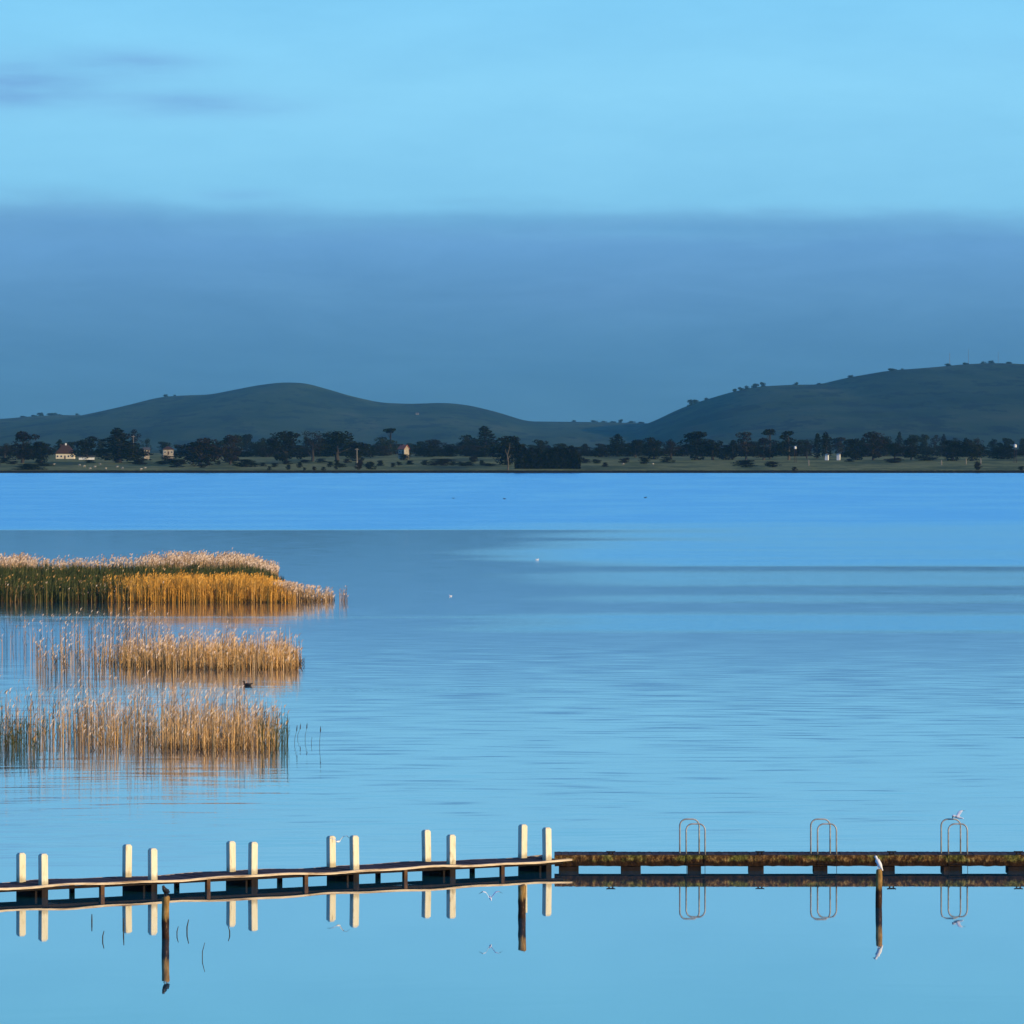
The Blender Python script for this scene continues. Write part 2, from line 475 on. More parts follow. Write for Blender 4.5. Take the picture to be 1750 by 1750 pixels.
# ------------------------------------------------------------------ haze
bmh = bmesh.new(); box(bmh, -6700, 6700, -3100, 17600, -6, 290)
M_haze = bpy.data.materials.new("haze"); M_haze.use_nodes = True
M_haze.node_tree.nodes.clear()
hz = NT(M_haze.node_tree)
pv = hz.n('ShaderNodeVolumePrincipled')
pv.inputs['Color'].default_value = (.17, .60, .90, 1)
pv.inputs['Density'].default_value = 2.1e-5
pv.inputs['Anisotropy'].default_value = 0
ho = hz.n('ShaderNodeOutputMaterial'); hz.link(pv.outputs[0], ho.inputs['Volume'])
M_haze.cycles.homogeneous_volume = True
hb = bm_obj("haze", bmh, M_haze); set_props(hb, kind='stuff', label='thin blue air over the whole lake', cat='haze')

# ------------------------------------------------------------------ trees
M_leaf = {
 'dark': mat("foliage_dark", rough=.9, spec=.05, build=island([(0, (.004, .005, .003)), (.5, (.010, .011, .006)), (1, (.022, .022, .011))], True)),
 'brown': mat("foliage_brown", rough=.9, spec=.05, build=island([(0, (.007, .005, .004)), (.5, (.017, .012, .009)), (1, (.034, .023, .015))], True)),
 'green': mat("foliage_green", rough=.9, spec=.05, build=island([(0, (.006, .009, .004)), (.5, (.014, .018, .007)), (1, (.032, .036, .013))], True)),
}
M_bark = mat("bark", rough=.95, build=noisy((.03, .024, .02), (.07, .058, .048), 1.2, 4, (1, 1, .3)), spec=.1)
M_pale_bark = mat("pale_bark", rough=.95, build=noisy((.06, .048, .035), (.15, .12, .09), 1.2, 4, (1, 1, .3)), spec=.1)

def leaves(clumps, n, size, seed):
    """clumps: (cx,cy,cz,rx,ry,rz,weight) -> quads near clump surfaces; unit = tree height 1"""
    r = np.random.default_rng(seed)
    wts = np.array([c[6] for c in clumps]); wts = wts / wts.sum()
    idx = r.choice(len(clumps), n, p=wts)
    C = np.array([c[:3] for c in clumps])[idx]; S = np.array([c[3:6] for c in clumps])[idx]
    d = r.normal(size=(n, 3)); d /= np.linalg.norm(d, axis=1)[:, None]
    rad = r.uniform(.45, 1.08, n) ** .7
    P = C + d * S * rad[:, None]
    a = r.normal(size=(n, 3)); a /= np.linalg.norm(a, axis=1)[:, None]
    b_ = np.cross(a, r.normal(size=(n, 3))); b_ /= np.linalg.norm(b_, axis=1)[:, None]
    s = size * r.uniform(.5, 1.3, n)[:, None]
    V = np.stack([P + a * s, P + b_ * s * .7, P - a * s, P - b_ * s * .7], 1).reshape(-1, 3)
    Fc = np.arange(4 * n).reshape(-1, 4)
    return V, Fc

def crown_clumps(kind, r):
    cl = []
    if kind == 'round':
        for i in range(19):
            a = r.uniform(0, 6.28); q = r.uniform(0, .27) ; zc = r.uniform(.2, .85)
            k = 1 - abs(zc - .5) * 1.2
            cl.append((math.cos(a) * q * k * 1.25, math.sin(a) * q * k * 1.25, zc, *(r.uniform(.10, .17),) * 2, r.uniform(.08, .13), 1))
    elif kind == 'low':       # crown down to the ground
        for i in range(20):
            a = r.uniform(0, 6.28); q = r.uniform(0, .3); zc = r.uniform(.10, .84)
            k = math.sqrt(max(.08, 1 - (zc / .98) ** 2.4))
            cl.append((math.cos(a) * q * k, math.sin(a) * q * k, zc, *(r.uniform(.11, .19),) * 2, r.uniform(.09, .14), 1))
    elif kind == 'conifer':
        for i in range(22):
            zc = .10 + .86 * i / 21; k = (1 - zc) * .26 + .02
            a = r.uniform(0, 6.28); q = k * .6
            cl.append((math.cos(a) * q, math.sin(a) * q, zc, k * .9 + .02, k * .9 + .02, .06, k + .05))
    elif kind == 'poplar':
        for i in range(16):
            zc = .10 + .82 * i / 15; k = .085 * math.sin(math.pi * min(1, .18 + zc * .8)) + .02
            cl.append((r.uniform(-.02, .02), r.uniform(-.02, .02), zc, k, k, .07, 1))
    elif kind == 'layered':   # old pine: several flat plates with gaps
        for i in range(20):
            a = r.uniform(0, 6.28); q = r.uniform(.0, .28); zc = r.uniform(.16, .9)
            q *= 1.1 - 1.0 * max(0, zc - .55)
            cl.append((math.cos(a) * q, math.sin(a) * q, zc, *(r.uniform(.11, .17),) * 2, r.uniform(.06, .10), 1))
        cl.append((0, 0, .9, .12, .12, .07, 1)); cl.append((.05, 0, .6, .2, .2, .14, 1.6)); cl.append((.0, 0, .3, .18, .18, .14, 1.4))
    elif kind == 'parasol':   # small crown on a long bare stem
        for i in range(6):
            a = r.uniform(0, 6.28); q = r.uniform(0, .09)
            cl.append((math.cos(a) * q, math.sin(a) * q, r.uniform(.80, .92), .09, .09, .06, 1))
    elif kind == 'bare':
        for i in range(26):
            a = r.uniform(0, 6.28); q = r.uniform(0, .3); zc = r.uniform(.3, .88)
            k = math.sqrt(max(.05, 1 - ((zc - .5) / .5) ** 2))
            cl.append((math.cos(a) * q * k, math.sin(a) * q * k, zc, .09, .09, .08, 1))
    return cl

def trunk_bm(kind, r, clumps):
    bm = bmesh.new()
    top = {'poplar': .9, 'conifer': .95, 'parasol': .85}.get(kind, .62)
    base = .030 if kind != 'poplar' else .016
    if kind == 'parasol': base = .016
    pts = [(0, 0, -.03)] + [(r.uniform(-.012, .012), r.uniform(-.012, .012), top * t) for t in (.25, .5, .75, 1)]
    tube(bm, pts, [base * 1.25, base, base * .8, base * .55, base * .2], 7)
    if kind not in ('poplar', 'conifer'):
        for c in clumps[:9]:
            z0 = min(top * .9, max(.12, c[2] - .28))
            tube(bm, [(0, 0, z0), (c[0] * .5, c[1] * .5, (z0 + c[2]) / 2 - .02), (c[0], c[1], c[2])], [base * .5, base * .3, base * .08], 5)
    return bm

PROTO = {}
def proto(kind, leafmat, var, bark=None):
    key = (kind, leafmat, var, bark)
    if key in PROTO: return PROTO[key]
    r = random.Random(hash(kind) % 1000 if False else sum(map(ord, kind)) * 7 + var * 31)
    cl = crown_clumps(kind, r)
    n = {'bare': 1700, 'poplar': 1000, 'parasol': 400, 'conifer': 1900, 'layered': 2400}.get(kind, 2600)
    sz = {'bare': .016, 'poplar': .022, 'parasol': .024, 'conifer': .026}.get(kind, .026)
    V, Fc = leaves(cl, n, sz, sum(map(ord, kind)) + var)
    root = bpy.data.objects.new("tree", None)
    crown = np_mesh("crown", V, [Fc], M_leaf[leafmat], root)
    tr = bm_obj("trunk", trunk_bm(kind, r, cl), M_pale_bark if bark == 'pale' else M_bark, root)
    for o in (crown, tr): COL.objects.unlink(o)
    PROTO[key] = (root, [crown, tr])
    return PROTO[key]

def row_to_Y(yb):
    return float(np.interp(-yb, [-803, -795, -787, -780, -776, -773], [SHORE + 4, 3000, 3200, 3500, 4200, 4800]))

NAME = {'round': 'round_tree', 'low': 'broad_tree', 'conifer': 'conifer_tree', 'poplar': 'poplar_tree', 'layered': 'pine_tree', 'parasol': 'tall_stemmed_tree', 'bare': 'bare_tree'}
def tree(kind, leafmat, cx, ytop, ybase, wpx, label, var=0, group=None, bark=None, Y=None, cat='tree', name=None):
    Y = Y or row_to_Y(ybase)
    X = X_at(cx, Y); z0 = ground_z(X, Y)
    H = (Z_at(ytop, Y) - z0)
    root, kids = proto(kind, leafmat, var, bark)
    natural = {'round': .68, 'low': .74, 'conifer': .46, 'poplar': .2, 'layered': .72, 'parasol': .32, 'bare': .76}[kind]
    W = wpx * Y / F
    if 'skyline' in label: z0 -= 16; H = (H + 16) * .93
    o = root.copy(); o.name = name or NAME[kind]; COL.objects.link(o)
    o.location = (X, Y, z0 - .1)
    o.scale = (W / natural, W / natural, H / .97)
    o.rotation_euler = (0, 0, (cx * 1.7) % 6.28)
    set_props(o, label, cat, group)
    for k in kids:
        c = k.copy(); c.parent = o; COL.objects.link(c)
    return o

G = 'trees along the far shore'
front = [
 ('layered', 'brown', 38, 737, 791, 48, 'dark spreading pine left of the hip-roofed house, its top in steps'),
 ('low', 'dark', 70, 752, 791, 30, 'low dark tree between the stepped pine and the hip-roofed house'),
 ('low', 'dark', 148, 742, 786, 38, 'dense round-topped dark tree just right of the hip-roofed house'),
 ('conifer', 'dark', 203, 734, 791, 60, 'dark pointed tree with wide skirt between the hip-roofed house and the small pale cottage'),
 ('bare', 'brown', 226, 731, 782, 30, 'thin brown leafless tree right behind the wide pointed tree'),
 ('low', 'brown', 343, 745, 796, 66, 'broadest dark brown dome-shaped tree, right of the pale red-roofed house'),
 ('layered', 'brown', 393, 743, 793, 38, 'dark brown pine leaning against the broad brown dome tree'),
 ('layered', 'dark', 489, 736, 791, 54, 'large open dark pine with forked trunk below the hill summit'),
 ('bare', 'brown', 534, 733, 788, 46, 'large purplish leafless tree right of the forked pine'),
 ('round', 'green', 577, 736, 787, 60, 'wide dark green round tree in the middle of the left tree belt'),
 ('low', 'dark', 612, 754, 788, 44, 'low dark tree behind the pale pole on the shore'),
 ('low', 'green', 659, 744, 777, 34, 'small dark green dome tree left of the terracotta-roofed cottage'),
 ('parasol', 'dark', 667, 729, 777, 20, 'slim tall tree with a tuft crown poking above the dome beside the terracotta-roofed cottage'),
 ('round', 'brown', 744, 750, 778, 34, 'low round brown tree right of the terracotta-roofed cottage'),
 ('low', 'dark', 803, 740, 779, 34, 'upright dark clump left of the slender poplar'),
 ('poplar', 'dark', 829, 729, 779, 26, 'slender tall poplar at the centre of the shore, above the dark hedge end'),
 ('low', 'dark', 866, 742, 794, 52, 'near-black dome tree joined to the left end of the long dark hedge'),
 ('round', 'dark', 926, 747, 778, 24, 'small round tree rising behind the long dark hedge'),
 ('conifer', 'dark', 1054, 743, 779, 32, 'dark pointed tree, first one standing clear right of the hedge'),
 ('round', 'dark', 1086, 750, 782, 28, 'small round dark tree next right of the first pointed tree beyond the hedge'),
 ('low', 'dark', 1117, 744, 785, 34, 'full dark round tree left of a brown leafless tree at mid right'),
 ('bare', 'brown', 1147, 752, 785, 36, 'low brown leafless tree between two dark round trees'),
 ('low', 'dark', 1190, 734, 786, 48, 'tallest broad black tree right of centre, below the hill foot'),
 ('round', 'dark', 1218, 744, 786, 38, 'dark round tree touching the right side of the tallest broad tree'),
 ('low', 'dark', 1240, 764, 786, 26, 'low black bushy tree at the end of the tall clump'),
 ('poplar', 'dark', 1252, 752, 784, 14, 'short narrow poplar in the gap before the big pine'),
 ('layered', 'brown', 1275, 738, 786, 32, 'big brown pine with pale trunk left of the tufted tree', 'pale'),
 ('layered', 'brown', 1305, 748, 786, 38, 'wide brown pine with pale trunks under the tufted tree', 'pale'),
 ('parasol', 'dark', 1316, 732, 784, 24, 'tufted tree whose small round crown floats above the wide brown pine'),
 ('layered', 'dark', 1348, 736, 786, 38, 'dark pine with high dome left of the two poplars', 'pale'),
 ('bare', 'brown', 1379, 750, 784, 22, 'thin leafless tree just left of the two poplars'),
 ('poplar', 'dark', 1396, 741, 784, 11, 'left and thinner one of the two side-by-side poplars'),
 ('poplar', 'dark', 1412, 739, 784, 16, 'right and thicker one of the two side-by-side poplars'),
 ('low', 'dark', 1462, 748, 786, 36, 'dark round tree right of the bright white sheds'),
 ('layered', 'brown', 1492, 737, 786, 38, 'tall reddish brown pine with stepped crown right of the white sheds'),
 ('round', 'dark', 1529, 752, 785, 24, 'small round dark tree right of the tall stepped pine'),
 ('layered', 'dark', 1557, 747, 786, 32, 'open dark pine leaning left, between small round tree and far right pair'),
 ('low', 'dark', 1628, 750, 787, 42, 'left one of the heavy black pair of round trees at far right'),
 ('low', 'dark', 1661, 748, 787, 34, 'right one of the heavy black pair of round trees at far right'),
 ('low', 'dark', 1712, 764, 785, 46, 'low dark thicket tree left of the lone white light-coloured shed'),
 ('bare', 'brown', 8, 756, 786, 30, 'low leafless tree at the left edge of the far shore'),
]
for i, t in enumerate(front):
    tree(*t[:5], t[5] * 1.3, t[6], var=i % 3, group=G, bark=t[7] if len(t) > 7 else None)

# hazy rows behind: outline of their tops across the picture
top_x = [-60, 0, 60, 110, 160, 250, 330, 430, 520, 600, 640, 720, 790, 850, 920, 1000, 1100, 1180, 1300, 1430, 1490, 1530, 1590, 1640, 1700, 1800]
top_y = [760, 758, 757, 747, 752, 748, 752, 741, 744, 752, 758, 756, 752, 752, 757, 756, 751, 752, 750, 746, 744, 741, 737, 748, 746, 745]
r = random.Random(5)
ordw = ['first', 'second', 'third', 'fourth', 'fifth', 'sixth', 'seventh', 'eighth', 'ninth', 'tenth', 'eleventh', 'twelfth', 'thirteenth', 'fourteenth', 'fifteenth', 'sixteenth']
spans = [(-70, 175, 'behind the hip-roofed house'), (180, 325, 'behind the small pale cottages'), (330, 480, 'behind the broad brown dome tree'),
         (485, 640, 'behind the leafless purplish tree'), (645, 850, 'behind the terracotta-roofed cottage'), (860, 1040, 'behind the long dark hedge'),
         (1045, 1260, 'behind the tall black clump right of centre'), (1265, 1440, 'behind the two poplars'), (1445, 1600, 'behind the stepped reddish pine'), (1605, 1800, 'behind the heavy black pair')]
for a, b_, where in spans:
    xs = []
    xx = a + 8
    while xx < b_:
        xs.append(xx); xx += r.uniform(17, 30)
    for i, cx in enumerate(xs):
        yt = float(np.interp(cx, top_x, top_y)) + r.uniform(-3, 6)
        kind = r.choice(['low', 'round', 'low', 'conifer', 'bare', 'round'])
        Y = r.uniform(3700, 4400)
        tree(kind, r.choice(['dark', 'green', 'brown']), cx, yt, 776, r.uniform(22, 40) * (.8 if kind == 'conifer' else 1),
             'hazy %s, %s from left %s' % ({'low': 'bushy tree', 'round': 'round tree', 'conifer': 'pointed tree', 'bare': 'thin tree'}[kind], ordw[min(i, 15)], where),
             var=i % 3, group='hazy trees in the back row', Y=Y)

for a, b_, where in spans:
    n = int((b_ - a) / (16 if a < 860 else 24))
    for i in range(n):
        cx = a + (b_ - a) * (i + .5) / n + r.uniform(-6, 6)
        if 78 < cx < 150 or 235 < cx < 308 or 670 < cx < 710 or 1385 < cx < 1455: continue
        tree('low', r.choice(['dark', 'brown', 'dark']), cx, r.uniform(758, 770), 780, r.uniform(44, 66),
             'low thicket clump, %s from left %s' % (ordw[min(i, 15)], where), var=i % 3, group='thicket along the foot of the trees', Y=r.uniform(3450, 3600), cat='thicket', name='thicket')

for a, b_, where in spans[:6]:
    n = int((b_ - a) / 17)
    for i in range(n):
        cx = a + (b_ - a) * (i + .5) / n + r.uniform(-6, 6); yb = r.uniform(790, 799)
        if 85 < cx < 265 and r.random() < .75: continue
        tree('low', r.choice(['dark', 'brown', 'green']), cx, yb - r.uniform(5, 10), yb, r.uniform(10, 34),
             'scrubby bush on the flats, %s from left %s' % (ordw[min(i, 15)], where.replace('behind', 'before')), var=i % 3, group='scrub on the far flats', cat='bush', name='bush')

# trees on the hill skyline (tiny)
ridge = [(70, 703, 14, 'left hill end'), (58, 707, 12, 'left hill end'), (98, 703, 16, 'left hill end'), (88, 704, 14, 'left hill end'), (40, 709, 12, 'left hill end'), (132, 704, 10, 'left hill end'), (284, 672, 9, 'left hill shoulder'), (299, 673, 6, 'left hill shoulder'),
         (980, 716, 8, 'saddle'), (1015, 716, 12, 'saddle'), (1030, 717, 16, 'saddle'), (1046, 718, 14, 'saddle'), (1061, 714, 8, 'saddle'), (1078, 717, 18, 'saddle'), (1094, 719, 14, 'saddle'),
         (1181, 680, 12, 'right hill foot'), (1189, 680, 12, 'right hill foot'), (1210, 677, 12, 'right hill foot'), (1256, 662, 10, 'right hill brow'), (1266, 659, 12, 'right hill brow'), (1277, 656, 12, 'right hill brow'), (1290, 653, 14, 'right hill brow'), (1303, 650, 10, 'right hill brow'),
         (1360, 650, 10, 'right hill brow'), (1400, 653, 10, 'right hill brow'), (1455, 639, 12, 'right hill crown'), (1525, 627, 16, 'right hill crown'), (1540, 627, 10, 'right hill crown'), (1620, 619, 14, 'right hill crown'), (1650, 617, 12, 'right hill crown'), (1680, 615, 14, 'right hill crown'), (1695, 614, 12, 'right hill crown'), (1725, 616, 14, 'right hill crown')]
cnt = {}
for cx, yt, wpx, where in ridge:
    left = 'left' in where or where == 'saddle'
    Y = (YL if left else YR) - 15; sink = 14
    i = cnt.get(where, 0); cnt[where] = i + 1
    X = X_at(cx, Y); zg = ground_z(X, Y)
    ytg = min(yt, HOR - (zg - CH) * F / Y - 4)
    tree('low', 'dark', cx, ytg, 776, wpx * 1.35, 'tiny skyline tree at the %s, %s from left there' % (where, ordw[min(i, 15)]), var=i % 3, group='tiny trees on the hill skyline', Y=Y)

# bushes on the flats and by the water
bushes = [(120 / 3.889 + 430, 796, 806, 9), (520, 798, 807, 8), (537, 796, 807, 8), (553, 797, 807, 10), (575, 784, 803, 13), (613, 788, 804, 14), (634, 788, 803, 20), (493, 793, 804, 12),
          (1671, 787, 806, 14), (1358, 797, 807, 12), (1745, 796, 806, 14), (810, 777, 790, 18), (760, 783, 792, 60), (690, 775, 786, 30), (286, 777, 787, 26), (236, 785, 792, 36), (1275, 785, 798, 50), (1320, 787, 798, 30), (50, 792, 802, 70), (300, 784, 794, 60), (1530, 781, 791, 40),
          (420, 784, 798, 50), (1100, 780, 792, 26), (1068, 781, 791, 22), (1140, 780, 790, 30), (990, 776, 790, 20), (1580, 779, 787, 50), (1452, 783, 789, 20)]
for i, (cx, yt, yb, wpx) in enumerate(bushes):
    near = 'at the water edge' if yb > 802 else 'on the flats'
    ref = min([(abs(cx - a), b_) for a, b_ in [(20, 'the left edge of the shore'), (112, 'the hip-roofed house'), (250, 'the small pale cottage'), (345, 'the broad brown dome tree'), (489, 'the forked pine'), (610, 'the pale pole'), (690, 'the terracotta-roofed cottage'), (829, 'the slender poplar'), (940, 'the long dark hedge'), (1054, 'the first pointed tree beyond the hedge'), (1190, 'the tallest broad black tree'), (1305, 'the tufted tree'), (1423, 'the two poplars'), (1492, 'the stepped reddish pine'), (1644, 'the heavy black pair'), (1735, 'the right edge of the shore')]])[1]
    side = ['small', 'wide', 'ragged', 'rounded', 'squat'][i % 5] if wpx < 40 else 'long low'
    tree('low', ['green', 'dark', 'brown'][i % 3] if i not in (9,) else 'brown', cx, yt, yb, wpx, '%s %s shrub %s before %s' % (side, ['olive', 'blackish', 'brownish'][i % 3], near, ref),
         var=i % 3, group='shrubs along the far shore', cat='shrub', name='shrub', Y=row_to_Y(min(yb, 803)) if yb < 803 else SHORE + 4 + (807 - yb) * 8)

# the long clipped-looking dark hedge
def leaf_shell(name, pts_fn, n, size, m, parent=None, seed=1):
    r_ = np.random.default_rng(seed)
    P = pts_fn(r_, n)
    a = r_.normal(size=(n, 3)); a /= np.linalg.norm(a, axis=1)[:, None]
    b2 = np.cross(a, r_.normal(size=(n, 3))); b2 /= np.linalg.norm(b2, axis=1)[:, None]
    s = size * r_.uniform(.6, 1.3, n)[:, None]
    V = np.stack([P + a * s, P + b2 * s * .7, P - a * s, P - b2 * s * .7], 1).reshape(-1, 3)
    return np_mesh(name, V, [np.arange(4 * n).reshape(-1, 4)], m, parent)
HY = 2885.0
hx0, hx1 = X_at(880, HY), X_at(991, HY)
hz0 = ground_z((hx0 + hx1) / 2, HY) - .4
M_hedge = mat("hedge_foliage", rough=.9, spec=.05, build=island([(0, (.003, .004, .003)), (.6, (.007, .008, .006)), (1, (.014, .015, .010))]))
def hedge_pts(r_, n):
    u = r_.uniform(0, 1, n)
    X = hx0 + (hx1 - hx0) * u
    top = (10.9 + 1.0 * np.sin(u * 9 + .5) + .7 * np.sin(u * 23) + .5 * np.sin(u * 51 + 1) + 4.5 * np.clip((.12 - u) / .12, 0, 1) - 6.5 * np.clip((u - .86) / .14, 0, 1) ** 2.2)
    ang = r_.uniform(0, math.pi, n)
    Yq = HY + np.cos(ang) * 5.0 * r_.uniform(.75, 1.05, n)
    Z = hz0 + top * np.clip(np.sin(ang) * 1.6, 0, 1) * r_.uniform(.6, 1.0, n) ** .5
    Z = np.where(r_.uniform(size=n) < .45, hz0 + top * r_.uniform(0, 1, n), Z)
    return np.stack([X, Yq, Z], 1)
hd = leaf_shell("hedge", hedge_pts, 15000, .8, M_hedge, seed=4)
bmc = bmesh.new(); box(bmc, hx0 + 2, hx1 - 4.5, HY - 2, HY + 2, hz0, hz0 + 7.5, 1.0)
core = bm_obj("branches", bmc, M_hedge, hd)
set_props(hd, 'long near-black shelter hedge at the centre of the far shore', 'hedge')

# dead pale tree in front of the hedge's left end
def dead_tree():
    Y = SHORE + 20; X = X_at(868, Y); z0 = ground_z(X, Y) - .1
    o = empty("dead_tree", (X, Y, z0), 'leaning pale dead tree trunk in front of the left end of the dark hedge', 'dead tree', G)
    bm = bmesh.new()
    tube(bm, [(0, 0, 0), (.2, 0, 4), (-.3, 0, 8), (.9, 0, 12), (1.1, 0, 14.5)], [.42, .36, .28, .16, .05], 7)
    tube(bm, [(-.3, 0, 8), (-1.2, .2, 10), (-1.4, 0, 11.5)], [.2, .13, .04], 6)
    tube(bm, [(0.2, 0, 6), (1.3, .2, 8.0), (1.7, 0, 9)], [.18, .12, .04], 6)
    bm_obj("trunk", bm, M_pale_bark, o)
dead_tree()

# ------------------------------------------------------------------ far houses
M_cream = mat("cream_wall", rough=.85, build=noisy((.62, .52, .34), (.74, .64, .44), .5, 4))
M_white = mat("white_wall", rough=.85, build=noisy((.66, .64, .58), (.8, .78, .72), .5, 4))
M_dimwall = mat("weathered_wall", rough=.9, build=noisy((.22, .18, .13), (.42, .36, .27), .8, 4))
M_rust = mat("russet_roof", rough=.9, build=noisy((.035, .018, .014), (.075, .034, .022), 1.5, 4))
M_red = mat("red_roof", rough=.9, build=noisy((.36, .09, .05), (.52, .16, .09), 1.0, 4))
M_grey = mat("grey_roof", rough=.9, build=noisy((.05, .05, .055), (.09, .09, .095), 1.0, 4))
M_glass = mat("window_glass", (.012, .015, .02), .15)

M_pole = mat("pole_paint", rough=.8, build=noisy((.16, .14, .11), (.28, .24, .19), 2, 3))
def house(name, cx, ybase, L, D, wallh, roofh, hip, wallm, roofm, label, cat='house', rz=0, chim=(), wins=3, door=True, Y=None, zoff=0):
    Y = Y or row_to_Y(ybase)
    X = X_at(cx, Y); z0 = Z_at(ybase, Y) if Y > 3100 else ground_z(X, Y)
    z0 = max(z0, ground_z(X, Y)) if zoff == 0 else ground_z(X, Y) + zoff
    o = empty(name, (X, Y, z0), label, cat, 'buildings on the far shore', R(rz))
    bm = bmesh.new()
    box(bm, -L / 2, L / 2, -D / 2, D / 2, -4.0, wallh)
    if not hip:
        for s in (-1, 1):
            v = [bm.verts.new((s * L / 2, -D / 2, wallh)), bm.verts.new((s * L / 2, D / 2, wallh)), bm.verts.new((s * L / 2, 0, wallh + roofh - .15))]
            bm.faces.new(v)
    bm_obj("wall", bm, wallm, o)
    bm = bmesh.new(); e = .5
    h_ = L / 2 + e; d_ = D / 2 + e; t = .22; zb = wallh + .003 - (0 if hip else .25)
    r0 = max(.6, L / 2 - D / 2 * .9) if hip else h_
    def ring(dz): return [bm.verts.new(p) for p in ((-h_, -d_, zb + dz), (h_, -d_, zb + dz), (h_, d_, zb + dz), (-h_, d_, zb + dz), (-r0, 0, wallh + roofh + dz), (r0, 0, wallh + roofh + dz))]
    a = ring(t); b2 = ring(0)
    for q in (a, b2):
        bm.faces.new((q[0], q[1], q[5], q[4])); bm.faces.new((q[2], q[3], q[4], q[5]))
        if hip: bm.faces.new((q[1], q[2], q[5])); bm.faces.new((q[3], q[0], q[4]))
    edges = [(0, 1), (2, 3)] + ([(1, 2), (3, 0)] if hip else [(1, 5), (5, 2), (3, 4), (4, 0)])
    for i, j in edges: bm.faces.new((a[i], b2[i], b2[j], a[j]))
    bmesh.ops.recalc_face_normals(bm, faces=bm.faces)
    rf = bm_obj("roof", bm, roofm, o)
    for xc, hh, mm in chim:
        bm = bmesh.new(); box(bm, xc - .5, xc + .5, -.45, .45, wallh + roofh * .6, wallh + roofh + hh, 0); box(bm, xc - .6, xc + .6, -.55, .55, wallh + roofh + hh, wallh + roofh + hh + .15, 0)
        bm_obj("chimney", bm, mm, rf)
    n = wins
    for i in range(n):
        xc = -L / 2 + L * (i + .5) / n
        if door and i == n // 2:
            bm = bmesh.new(); box(bm, xc - .45, xc + .45, -D / 2 - .06, -D / 2 + .05, 0, 2.05); bm_obj("door", bm, M_rust, o); continue
        bm = bmesh.new(); box(bm, xc - .6, xc + .6, -D / 2 - .08, -D / 2 + .05, .95, 2.2, 0)
        f = bm_obj("window", bm, M_white, o)
        bm = bmesh.new(); box(bm, xc - .5, xc + .5, -D / 2 - .1, -D / 2, 1.05, 2.1, 0)
        bm_obj("pane", bm, M_glass, f)
    return o

house("house", 112, 784, 11.5, 9, 3.2, 5.6, True, M_cream, M_rust, 'cream house with steep russet hip roof and two chimneys at left', chim=((-3.0, .2, M_rust), (.2, .9, M_white)), wins=5)
house("annex", 148, 786, 9.5, 5, 1.7, .5, False, M_white, M_grey, 'long low white outbuilding beside the hip-roofed house', 'outbuilding', wins=0, door=False, rz=3)
house("cottage", 250, 775, 3.4, 4, 2.4, 1.2, False, M_dimwall, M_grey, 'smallest pale cottage, alone between the pointed tree and the red-roofed house', rz=14, wins=2, Y=3300)
house("house", 287, 777, 6.4, 5.5, 3.2, 1.7, True, M_dimwall, M_rust, 'pale house with dull brownish red roof left of the broad dome tree', rz=10, wins=3, Y=3300)
house("cottage", 690, 776, 4.6, 4.8, 3.2, 2.4, False, M_dimwall, M_red, 'cottage with bright terracotta roof and white end wall behind a dark shrub', rz=-38, wins=2, Y=3300, chim=((-1, .5, M_rust),))
house("cottage", 643, 753, 6, 6, 2.2, 1.6, False, M_white, M_grey, 'tiny pale cottage up the slope left of the terracotta-roofed one', Y=4700, rz=15, wins=2, zoff=3)
house("shed", 1413, 781, 1.6, 2, 1.5, .6, False, M_white, M_grey, 'bright white shed directly under the thicker poplar', 'shed', rz=70, wins=0, door=False, Y=3240)
house("shed", 1433, 781, 1.5, 2, 1.9, .6, False, M_white, M_grey, 'bright white shed right of the poplars, the taller of two', 'shed', rz=70, wins=0, door=False, Y=3240)
house("cottage", 713, 708, 7, 6, 2.0, 2.0, False, M_pole, M_grey, 'speck of a pale farmhouse halfway up the left hill', Y=11500, rz=10, wins=3, zoff=0.01)
house("cottage", 8, 772, 7, 6, 2.4, 1.5, False, M_white, M_grey, 'half-hidden pale cottage at the left edge behind leafless branches', rz=10, wins=2)

def bright_spot(cx, ymid, wpx, label):  # guessed tank form, standing in for an unclear bright spot
    Y = 3120; X = X_at(cx, Y); z0 = ground_z(X, Y); zc = Z_at(ymid, Y); rr_ = wpx * Y / F / 2
    o = empty("bright_spot", (X, Y, z0), label, 'bright spot', 'buildings on the far shore')
    bm = bmesh.new(); tube(bm, [(0, 0, zc - z0 - rr_), (0, 0, zc - z0 + rr_ * .8), (0, 0, zc - z0 + rr_ * 1.15)], [rr_, rr_, rr_ * .3], 14); bm_obj("tank", bm, M_white, o)
    for sx in (-1, 1):
        for sy in (-1, 1):
            bm = bmesh.new(); tube(bm, [(sx * rr_ * .8, sy * rr_ * .8, -.3), (sx * rr_ * .6, sy * rr_ * .6, zc - z0 - rr_)], .12, 6); bm_obj("leg", bm, M_rust, o)
bright_spot(1359, 765, 4.2, 'white stand-in for a bright spot on a tall dark stand before the high-domed pine')
bright_spot(1735, 762, 5, 'white stand-in for a bright spot on a tall stand near the right shore end')

